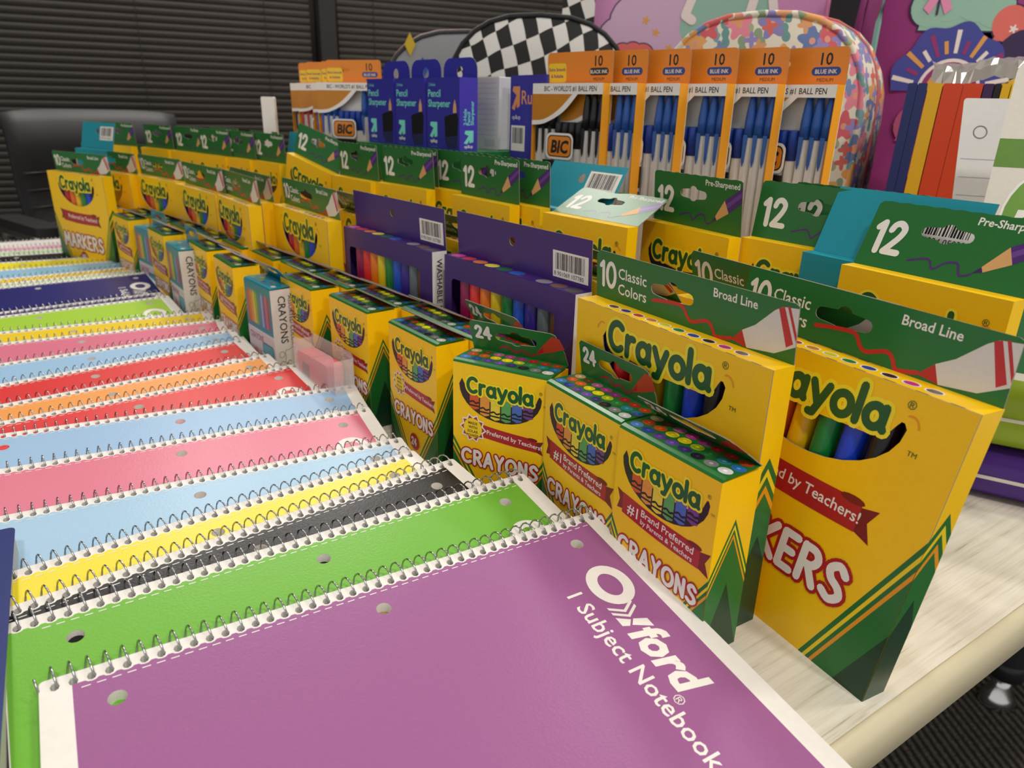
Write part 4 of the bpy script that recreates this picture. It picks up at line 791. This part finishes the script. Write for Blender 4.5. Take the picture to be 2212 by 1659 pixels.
pouch(572, 216, 36.6, -1.03, 196, 108, 50, '#9DBB20', 'lime green pouch resting on the purple one at the right edge')

# ================================================================== backpacks behind the pens
def flower_mat():
    m, nt, b, N, Lk = nodes_mat('floral_print_cloth', .75)
    tc = N('ShaderNodeTexCoord'); s0 = N('ShaderNodeSeparateXYZ'); Lk(tc.outputs['Object'], s0.inputs[0]); pa = N('ShaderNodeMath'); pa.operation = 'MULTIPLY_ADD'; Lk(s0.outputs['Y'], pa.inputs[0]); pa.inputs[1].default_value = .8; Lk(s0.outputs['X'], pa.inputs[2])
    uv = N('ShaderNodeCombineXYZ'); Lk(pa.outputs[0], uv.inputs[0]); Lk(s0.outputs['Z'], uv.inputs[1])
    prev = N('ShaderNodeRGB'); prev.outputs[0].default_value = lin('#E9DFCB'); last = prev.outputs[0]
    for k, (scale, seed, ramp, petals, r0) in enumerate([(52, 3.1, ['#8FA383', '#6F9A98', '#A6B08A', '#7FA3A8'], 2, .31), (34, 0.0, ['#D9636C', '#E88A9A', '#8E84B8', '#E8793E', '#6C7FB0', '#E9A860'], 5, .40), (46, 8.7, ['#E0A070', '#7C8FBA', '#D96A5E', '#9A8CC4'], 4, .26)]):
        ad = N('ShaderNodeVectorMath'); ad.operation = 'ADD'; Lk(uv.outputs[0], ad.inputs[0]); ad.inputs[1].default_value = (seed, seed * .7, seed * .3)
        vo = N('ShaderNodeTexVoronoi'); vo.voronoi_dimensions = '2D'; vo.inputs['Scale'].default_value = scale; vo.inputs['Randomness'].default_value = .75; Lk(ad.outputs[0], vo.inputs['Vector'])
        sb = N('ShaderNodeVectorMath'); sb.operation = 'SUBTRACT'; Lk(ad.outputs[0], sb.inputs[0]); Lk(vo.outputs['Position'], sb.inputs[1])
        sp = N('ShaderNodeSeparateXYZ'); Lk(sb.outputs[0], sp.inputs[0]); at = N('ShaderNodeMath'); at.operation = 'ARCTAN2'; Lk(sp.outputs['X'], at.inputs[0]); Lk(sp.outputs['Y'], at.inputs[1])
        spc = N('ShaderNodeSeparateColor'); Lk(vo.outputs['Color'], spc.inputs[0])
        mu = N('ShaderNodeMath'); mu.operation = 'MULTIPLY_ADD'; Lk(at.outputs[0], mu.inputs[0]); mu.inputs[1].default_value = petals; Lk(spc.outputs[2], mu.inputs[2]); co = N('ShaderNodeMath'); co.operation = 'COSINE'; Lk(mu.outputs[0], co.inputs[0])
        th = N('ShaderNodeMath'); th.operation = 'MULTIPLY_ADD'; Lk(co.outputs[0], th.inputs[0]); th.inputs[1].default_value = .10 if petals > 2 else .16; th.inputs[2].default_value = r0
        lt = N('ShaderNodeMath'); lt.operation = 'LESS_THAN'; Lk(vo.outputs['Distance'], lt.inputs[0]); Lk(th.outputs[0], lt.inputs[1])
        cr = N('ShaderNodeValToRGB'); cr.color_ramp.interpolation = 'CONSTANT'; Lk(spc.outputs[0], cr.inputs[0])
        cr.color_ramp.elements[0].color = lin(ramp[0]); cr.color_ramp.elements[1].position = 1 / len(ramp); cr.color_ramp.elements[1].color = lin(ramp[1])
        for i in range(2, len(ramp)): e = cr.color_ramp.elements.new(i / len(ramp)); e.color = lin(ramp[i])
        mx = N('ShaderNodeMix'); mx.data_type = 'RGBA'; Lk(lt.outputs[0], mx.inputs[0]); Lk(last, mx.inputs[6]); Lk(cr.outputs[0], mx.inputs[7]); last = mx.outputs[2]
        if petals == 5:
            l2 = N('ShaderNodeMath'); l2.operation = 'LESS_THAN'; Lk(vo.outputs['Distance'], l2.inputs[0]); l2.inputs[1].default_value = .10
            m2 = N('ShaderNodeMix'); m2.data_type = 'RGBA'; Lk(l2.outputs[0], m2.inputs[0]); Lk(last, m2.inputs[6]); m2.inputs[7].default_value = lin('#E7A08A'); last = m2.outputs[2]
    Lk(last, b.inputs['Base Color']); return m
def checker_mat():
    m, nt, b, N, Lk = nodes_mat('checkered_cloth', .7); tc = N('ShaderNodeTexCoord'); mp = N('ShaderNodeMapping'); mp.inputs['Rotation'].default_value = (0, .32, 0); mp.inputs['Scale'].default_value = (1, .0, .72)
    nz = N('ShaderNodeTexNoise'); nz.inputs['Scale'].default_value = 9; Lk(tc.outputs['Object'], nz.inputs['Vector']); ad = N('ShaderNodeMix'); ad.data_type = 'VECTOR'; ad.inputs[0].default_value = .02
    Lk(tc.outputs['Object'], mp.inputs[0]); Lk(mp.outputs[0], ad.inputs[4]); Lk(nz.outputs['Color'], ad.inputs[5])
    ck = N('ShaderNodeTexChecker'); ck.inputs['Scale'].default_value = 60; Lk(ad.outputs[1], ck.inputs['Vector']); ck.inputs['Color1'].default_value = lin('#D9D6D2'); ck.inputs['Color2'].default_value = lin('#121214'); Lk(ck.outputs[0], b.inputs['Base Color']); return m
def dome(W, H, top, n=14):                       # backpack outline: straight sides and a domed top
    hw = W / 2; return [(hw * .96, 0), (hw, H * .2), (hw, H - top)] + [(hw * abs(math.cos(a)) ** .75 * (1 if math.cos(a) > 0 else -1), H - top + top * math.sin(a) ** .85) for a in [math.pi * i / n for i in range(1, n)]] + [(-hw, H - top), (-hw, H * .2), (-hw * .96, 0)]
def backpack(name, label, loc, yaw, W, H, D, top, body, pipe, front=None, bulge=10, art=None, strap=None):
    root = empty(name, loc, (0, 0, yaw)); tag(root, label, 'backpack', 'backpacks standing behind the pens'); o = dome(W, H, top); k = len(o); cx, cz = 0, H * .5
    def ring(f, y): return [(cx + (u - cx) * f, y, cz + (v - cz) * f) for u, v in o]
    b = MB(); rings = [ring(.90, D), ring(.98, D * .92), ring(1.02, D * .6), ring(1.0, D * .25), ring(.985, 2)]
    vs = [p for r in rings for p in r]; b.add(vs, [(a * k + i, (a + 1) * k + i, (a + 1) * k + (i + 1) % k, a * k + (i + 1) % k) for a in range(4) for i in range(k)] + [tuple(range(k))], body); b.obj('bag_body', root, True)
    b = MB(); fr = [ring(.985, 0), ring(.93, -bulge * .55), ring(.75, -bulge * .9), ring(.4, -bulge)]; vs = [p for r in fr for p in r]
    b.add(vs, [(a * k + i, (a + 1) * k + i, (a + 1) * k + (i + 1) % k, a * k + (i + 1) % k) for a in range(3) for i in range(k)] + [tuple(range(3 * k, 4 * k))], front or body); fp = b.obj('front_panel', root, True)
    b = MB(); b.tube(ring(.99, -.5), 3.2, pipe, 8); b.obj('piping', root, True)
    b = MB(); b.tube(ring(1.015, D * .45), 1.6, M('#C98A86', .6, 'plain') if strap is None else strap, 6); b.obj('zip', root, True)
    if art: art(root, -bulge)
    return root
FLO = flower_mat(); CHK = checker_mat()
backpack('floral_backpack', 'cream backpack with pastel flowers behind the blue pens', (613, 550, 0), -1.17, 212, 341, 120, 95, FLO, FLO, FLO, 10, None, M('#C9706E', .6, 'plain'))
backpack('checkered_backpack', 'black and white checkered backpack behind the sharpener boxes', (537, 832, 0), -.55, 232, 356, 120, 105, CHK, M('#101012', .6, 'plain'), CHK, 12, None, M('#18181A', .6, 'plain'))
backpack('grey_backpack', 'grey backpack with blue and yellow diamonds peeking out left of the checkered one', (548, 1045, 0), -.45, 255, 352, 60, 110, M('#8E9094', .7, 'paper'), M('#3A3B3E', .6, 'plain'), None, 6,
    lambda r, y: [(lambda b, c, x, z: (b.poly([(x, z), (x + 8, z + 16), (x, z + 32), (x - 8, z + 16)], lambda u, v, o: (u, y - o, v), .6, M(c, .6, 'plain')), b.obj('diamond_patch', r)))(MB(), c, x, z) for c, x, z in (('#1E4FB0', -66, 282), ('#C9A81E', -100, 262), ('#C9A81E', -84, 314), ('#1E4FB0', -104, 224))])
# cloud, sun and flower print of the two magenta backpacks
def cloud(b, mp, x, z, w, h, c, off, edge=None):   # rounded puffs on a flat base
    n = 5; k = 0; puffs = []
    for i in range(n):
        t = (i + .5) / n; r = h * (.30 + .16 * math.sin(math.pi * t)) * (1.0 if i % 2 else .86); puffs.append((x - w / 2 + w * t, z + h * (.22 + .42 * math.sin(math.pi * t)), max(r, w / n * .62)))
    for mat, e, o in (((edge, 1.6, off - .3),) if edge else ()) + ((c, 0, off),):
        b.poly([(x - w / 2 - e, z - e), (x + w / 2 + e, z - e), (x + w * .44 + e, z + h * .5), (x - w * .44 - e, z + h * .5)], mp, o, mat)
        for (px, pz, r) in puffs: k += 1; b.poly(ell(px, pz, r + e, r + e, 20), mp, o + .02 * k, mat)
INDG = M('#2B1648', .6, 'plain'); MNT = M('#8FB8A6', .6, 'plain'); CORAL = M('#D9685E', .6, 'plain'); MAG = M('#8E2468', .6, 'plain'); BLU2 = M('#3A3F94', .6, 'plain'); LILA = M('#C9A8C4', .6, 'plain'); PNK2 = M('#D98AB0', .6, 'plain'); IVO = M('#E6DAD4', .6, 'plain'); GOLD = M('#D89A4A', .6, 'plain')
def sun(b, mp, x, z, r, off):
    for k in range(13):
        a = math.radians(12 + k * 13); c = (IVO, GOLD, MAG)[k % 3]; r1 = r * (1.75 if k % 2 else 2.1); w_ = .05
        b.poly([(x + r * 1.3 * math.cos(a - w_), z + r * 1.3 * math.sin(a - w_)), (x + r1 * math.cos(a - w_ * .8), z + r1 * math.sin(a - w_ * .8)), (x + r1 * math.cos(a + w_ * .8), z + r1 * math.sin(a + w_ * .8)), (x + r * 1.3 * math.cos(a + w_), z + r * 1.3 * math.sin(a + w_))], mp, off, c)
    for rr_, c, d in ((1.12, IVO, .0), (1.0, MAG, .15), (.82, GOLD, .3)): b.poly(arc(x, z, r * rr_, r * rr_, 0, 180, 16), mp, off + d, c)
def flowers(b, mp, pts, r, c, off):
    for x, z in pts: b.poly([(x + r * (.7 + .3 * math.cos(5 * a)) * math.cos(a), z + r * (.7 + .3 * math.cos(5 * a)) * math.sin(a)) for a in [2 * math.pi * i / 30 for i in range(30)]], mp, off, c)
def art_right(root, y0):
    mp = lambda u, v, o: (u, y0 - o, v + 72)
    b = MB(); cloud(b, mp, -66, 268, 84, 66, MNT, .4, INDG); b.obj('mint_cloud_print', root)
    b = MB(); cloud(b, mp, 46, 258, 150, 50, CORAL, .6, INDG); flowers(b, mp, [(-10, 270), (12, 286), (30, 270), (52, 288), (66, 268), (88, 284), (100, 268), (36, 300)], 5, IVO, .9); b.obj('coral_cloud_print', root)
    b = MB(); cloud(b, mp, 40, 205, 170, 66, INDG, 1.2); b.obj('indigo_cloud_print', root)
    b = MB(); b.poly([(-66 + 62 * math.cos(a) * (1 + .05 * math.cos(9 * a)), 205 + 70 * math.sin(a) * (1 + .05 * math.cos(9 * a))) for a in [math.pi * i / 40 for i in range(41)]], mp, 1.5, BLU2); sun(b, mp, -64, 206, 30, 1.7); b.obj('sun_print', root)
    b = MB(); cloud(b, mp, -20, 150, 180, 52, M('#A8486E', .6, 'plain'), 2.3); cloud(b, mp, 10, 110, 200, 50, CORAL, 2.6); b.obj('rose_cloud_print', root)
    b = MB()
    for s in (-1, 1): b.poly([(-92, 300), (-92 + s * 15, 318), (-92 + s * 19, 308), (-92 + s * 10, 300), (-92 + s * 15, 290), (-92 + s * 8, 284)], mp, 1.6, PNK2); b.poly([(-92, 300), (-92 + s * 11, 313), (-92 + s * 13, 307)], mp, 1.8, MAG)
    b.stroke([[(-92, 284), (-92, 312)]], 1.1, mp, 1.9, INDG); b.obj('butterfly_print', root)
    b = MB(); b.poly(ell(40, 348, 34, 16, 24), mp, .6, IVO); b.stroke([[(22, 340), (14, 324), (24, 322)], [(50, 336), (44, 322), (58, 320)], [(64, 342), (72, 328)]], 5, mp, .65, IVO); b.stroke([smooth([(8, 350), (-14, 346), (-22, 326), (-8, 312), (14, 310), (24, 300)])], 6, mp, .7, BLU2); b.stroke([smooth([(8, 352), (-8, 346), (-14, 328), (0, 318), (14, 314)])], 3, mp, .85, PNK2); b.obj('unicorn_print', root)
MAGB = M('#8C2470', .65, 'paper'); MINTP = M('#8CC0B4', .5, 'plain')
backpack('unicorn_backpack', 'magenta backpack with clouds and a rising sun behind the folders', (943, 477, 0), -.72, 300, 500, 130, 150, MAGB, MINTP, MAGB, 10, art_right, MAGB)
def art_mid(root, y0):
    mp = lambda u, v, o: (u, y0 - o, v)
    b = MB(); cloud(b, mp, -60, 310, 130, 90, LILA, .4, INDG); flowers(b, mp, [(-90, 330), (-60, 350), (-40, 330), (-75, 365)], 6, GOLD, .8); b.obj('lilac_cloud_print', root)
    b = MB(); cloud(b, mp, 40, 330, 110, 80, MNT, .6, INDG); b.obj('mint_cloud_print', root)
    b = MB(); cloud(b, mp, -90, 300, 70, 36, CORAL, 1.0, INDG); cloud(b, mp, 90, 320, 90, 40, CORAL, 1.0, INDG); b.obj('coral_cloud_print', root)
    b = MB(); cloud(b, mp, -60, 262, 120, 58, INDG, 1.4); flowers(b, mp, [(-80, 292), (-56, 302), (-36, 286)], 7, M('#6A5AA8', .6, 'plain'), 1.7); cloud(b, mp, 40, 268, 110, 62, BLU2, 1.2); b.obj('indigo_cloud_print', root)
    b = MB(); cloud(b, mp, -10, 235, 220, 46, M('#B58AA0', .6, 'plain'), 2.0); b.obj('mauve_cloud_print', root)
    for lg in ([(-14, 395), (-22, 372), (-12, 366)], [(70, 400), (64, 372), (52, 366)], [(92, 400), (98, 374)]): b = MB(); b.stroke([lg], 6, mp, 1.8, IVO); b.obj('unicorn_leg_print', root)
backpack('unicorn_backpack', 'lilac and pink cloud-print backpack behind the checkered and floral ones', (800, 830, 0), -.62, 345, 520, 140, 120, M('#B85A9A', .65, 'paper'), PNK2, M('#C98AB8', .65, 'paper'), 10, art_mid, PNK2)
# checkered bag strap and dark clutter between the backpacks
b = MB(); b.panel(rrect(-22, 22, 0, 460, 8), [], UPR(), -6, 6, CHK); tag(b.obj('checkered_bag_strap', None, False, (646, 905, 0), (0, 0, -.6)), 'upright checkered strap rising behind the checkered backpack', 'strap')
b = MB(); pts = [(-90, 0), (95, 0), (100, 200), (85, 330), (60, 420), (10, 440), (-40, 430), (-80, 380), (-95, 220)]
b.panel(smooth(pts + [pts[0]], 4)[:-1], [], UPR(), -50, 20, M('#17171C', .75, 'paper')); tag(b.obj('black_bag', None, True, (1130, 850, 0), (0, 0, -.75)), 'black bag in the gap between the floral and magenta backpacks', 'bag')
b = MB(); b.panel(rrect(-17, 17, 0, 36, 1), [], UPR(), -.2, .2, M('#B8B0C4', .6, 'paper')); tag(b.obj('paper_tag', None, False, (905, 655, 283), (0, 0, -.7)), 'small lavender paper tag hanging by the black bag', 'paper tag')

# ================================================================== left edge: stacked folders beside the notebooks
def folder_stack(name, x1, y0, y1, z0, z1, c, label):
    root = empty(name, (x1 - 120, (y0 + y1) / 2, z0)); tag(root, label, 'folder', 'stacked folders left of the notebooks'); hx, hy = 120, (y1 - y0) / 2
    b = MB(); b.box(-hx, hx - 1.2, -hy + 1, hy - 1, .6, z1 - z0 - .6, M('#C9C6BE', .6, 'paper')); b.obj('pages', root)
    for za in (0, z1 - z0 - .6):
        b = MB(); b.panel(rrect(-hx, hx, -hy, hy, 3), [], FLAT(), za, za + .6, M(c, .4, 'card')); b.obj('cover', root)
folder_stack('cyan_folder', -56.5, 230, 446, 0, 19, '#2C9CC6', 'cyan folder at the bottom of the stack beside the notebooks')
folder_stack('navy_folder', -49.5, 150, 404, 19.2, 41, '#12266E', 'navy folder on top of the stack at the left edge')

# ================================================================== black office chair by the blinds
root = empty('office_chair', (100, 2300, -720), (0, 0, .35)); tag(root, 'black leather office chair in front of the left blind', 'chair')
LEA = M('#202022', .6, 'paper'); CHB = M('#161618', .5, 'plain')
b = MB(); W2, n = 215, 12
def back_pt(u, v): # u across -1..1, v up 0..1
    return (u * (W2 - 26 * (1 - v) ** 2), -40 * u * u + 34 * v * v - 12 * math.sin(v * 9), 470 + v * 465 - 10 * abs(u) ** 4 * (v > .9))
for (y0, nm) in ((0, 'backrest'),):
    vs = []
    for s in (0, 1):
        for j in range(17):
            for i in range(13): u, v = -1 + i / 6, j / 16; p = back_pt(u, v); e = min(1, 4 * (1 - abs(u))) * min(1, 6 * (1 - v) + .2); vs.append((p[0], p[1] + (-22 * e if s == 0 else 26), p[2]))
    F_ = []
    for j in range(16):
        for i in range(12):
            a = j * 13 + i; F_.append((a, a + 1, a + 14, a + 13)); F_.append((221 + a, 221 + a + 13, 221 + a + 14, 221 + a + 1))
    for j in range(16): a = j * 13; F_.append((a, a + 13, 221 + a + 13, 221 + a)); a += 12; F_.append((a, 221 + a, 221 + a + 13, a + 13))
    for i in range(12): a = 16 * 13 + i; F_.append((a, a + 1, 221 + a + 1, 221 + a)); F_.append((i, 221 + i, 221 + i + 1, i + 1))
    b.add(vs, F_, LEA)
bo = b.obj('backrest', root, True)
for k in range(7):
    b = MB(); v = .14 + k * .09; b.tube([(back_pt(-1 + i / 5, v)[0] * .96, back_pt(-1 + i / 5, v)[1] - 21, back_pt(0, v)[2]) for i in range(11)], 2.2, CHB, 6); b.obj('stitched_seam', bo, True)
b = MB(); b.panel(rrect(-230, 230, -470, 10, 60), [], FLAT(), 430, 500, LEA); b.obj('seat', root, True)
for s in (-1, 1):
    b = MB(); b.tube([(s * 250, 10, 560), (s * 258, -20, 655), (s * 262, -200, 668), (s * 258, -330, 650), (s * 245, -345, 540), (s * 220, -300, 465)], 15, CHROME, 10); ao = b.obj('arm_frame', root, True)
    b = MB(); b.panel(rrect(s * 262 - 28, s * 262 + 28, -330, -40, 24), [], FLAT(), 672, 694, CHB); b.obj('arm_pad', root, True)
b = MB(); b.lathe([(30, 90), (30, 250), (22, 252), (22, 432)], (0, -220, 0), CHROME, 16); b.obj('gas_column', root, True)
for k in range(5):
    a = 2 * math.pi * k / 5 + .3; b = MB(); b.tube([(0, -220, 105), (150 * math.cos(a), -220 + 150 * math.sin(a), 95), (300 * math.cos(a), -220 + 300 * math.sin(a), 62)], lambda i: 22 - 4 * i, CHROME, 8); g = b.obj('base_arm', root, True)
    b = MB(); b.lathe([(6, -14), (27, -12), (29, 0), (27, 12), (6, 14)], (0, 0, 0), CHB, 14); b.obj('caster', g, True, (300 * math.cos(a), -220 + 300 * math.sin(a), 29), (0, math.pi / 2, a))
# recessed ceiling downlights: the rims around the lamps set above
for i, (x, y, _p) in enumerate(LAMPS):
    root = empty('ceiling_downlight', (x, y, 1985)); tag(root, 'round recessed downlight in the ceiling above the display, %s of nine' % ORD[i], 'downlight', 'recessed downlights')
    b = MB(); b.tube([(120 * math.cos(a * .2618), 120 * math.sin(a * .2618), -4) for a in range(24)], 7, WHT, 6, True); b.obj('trim_ring', root, True)
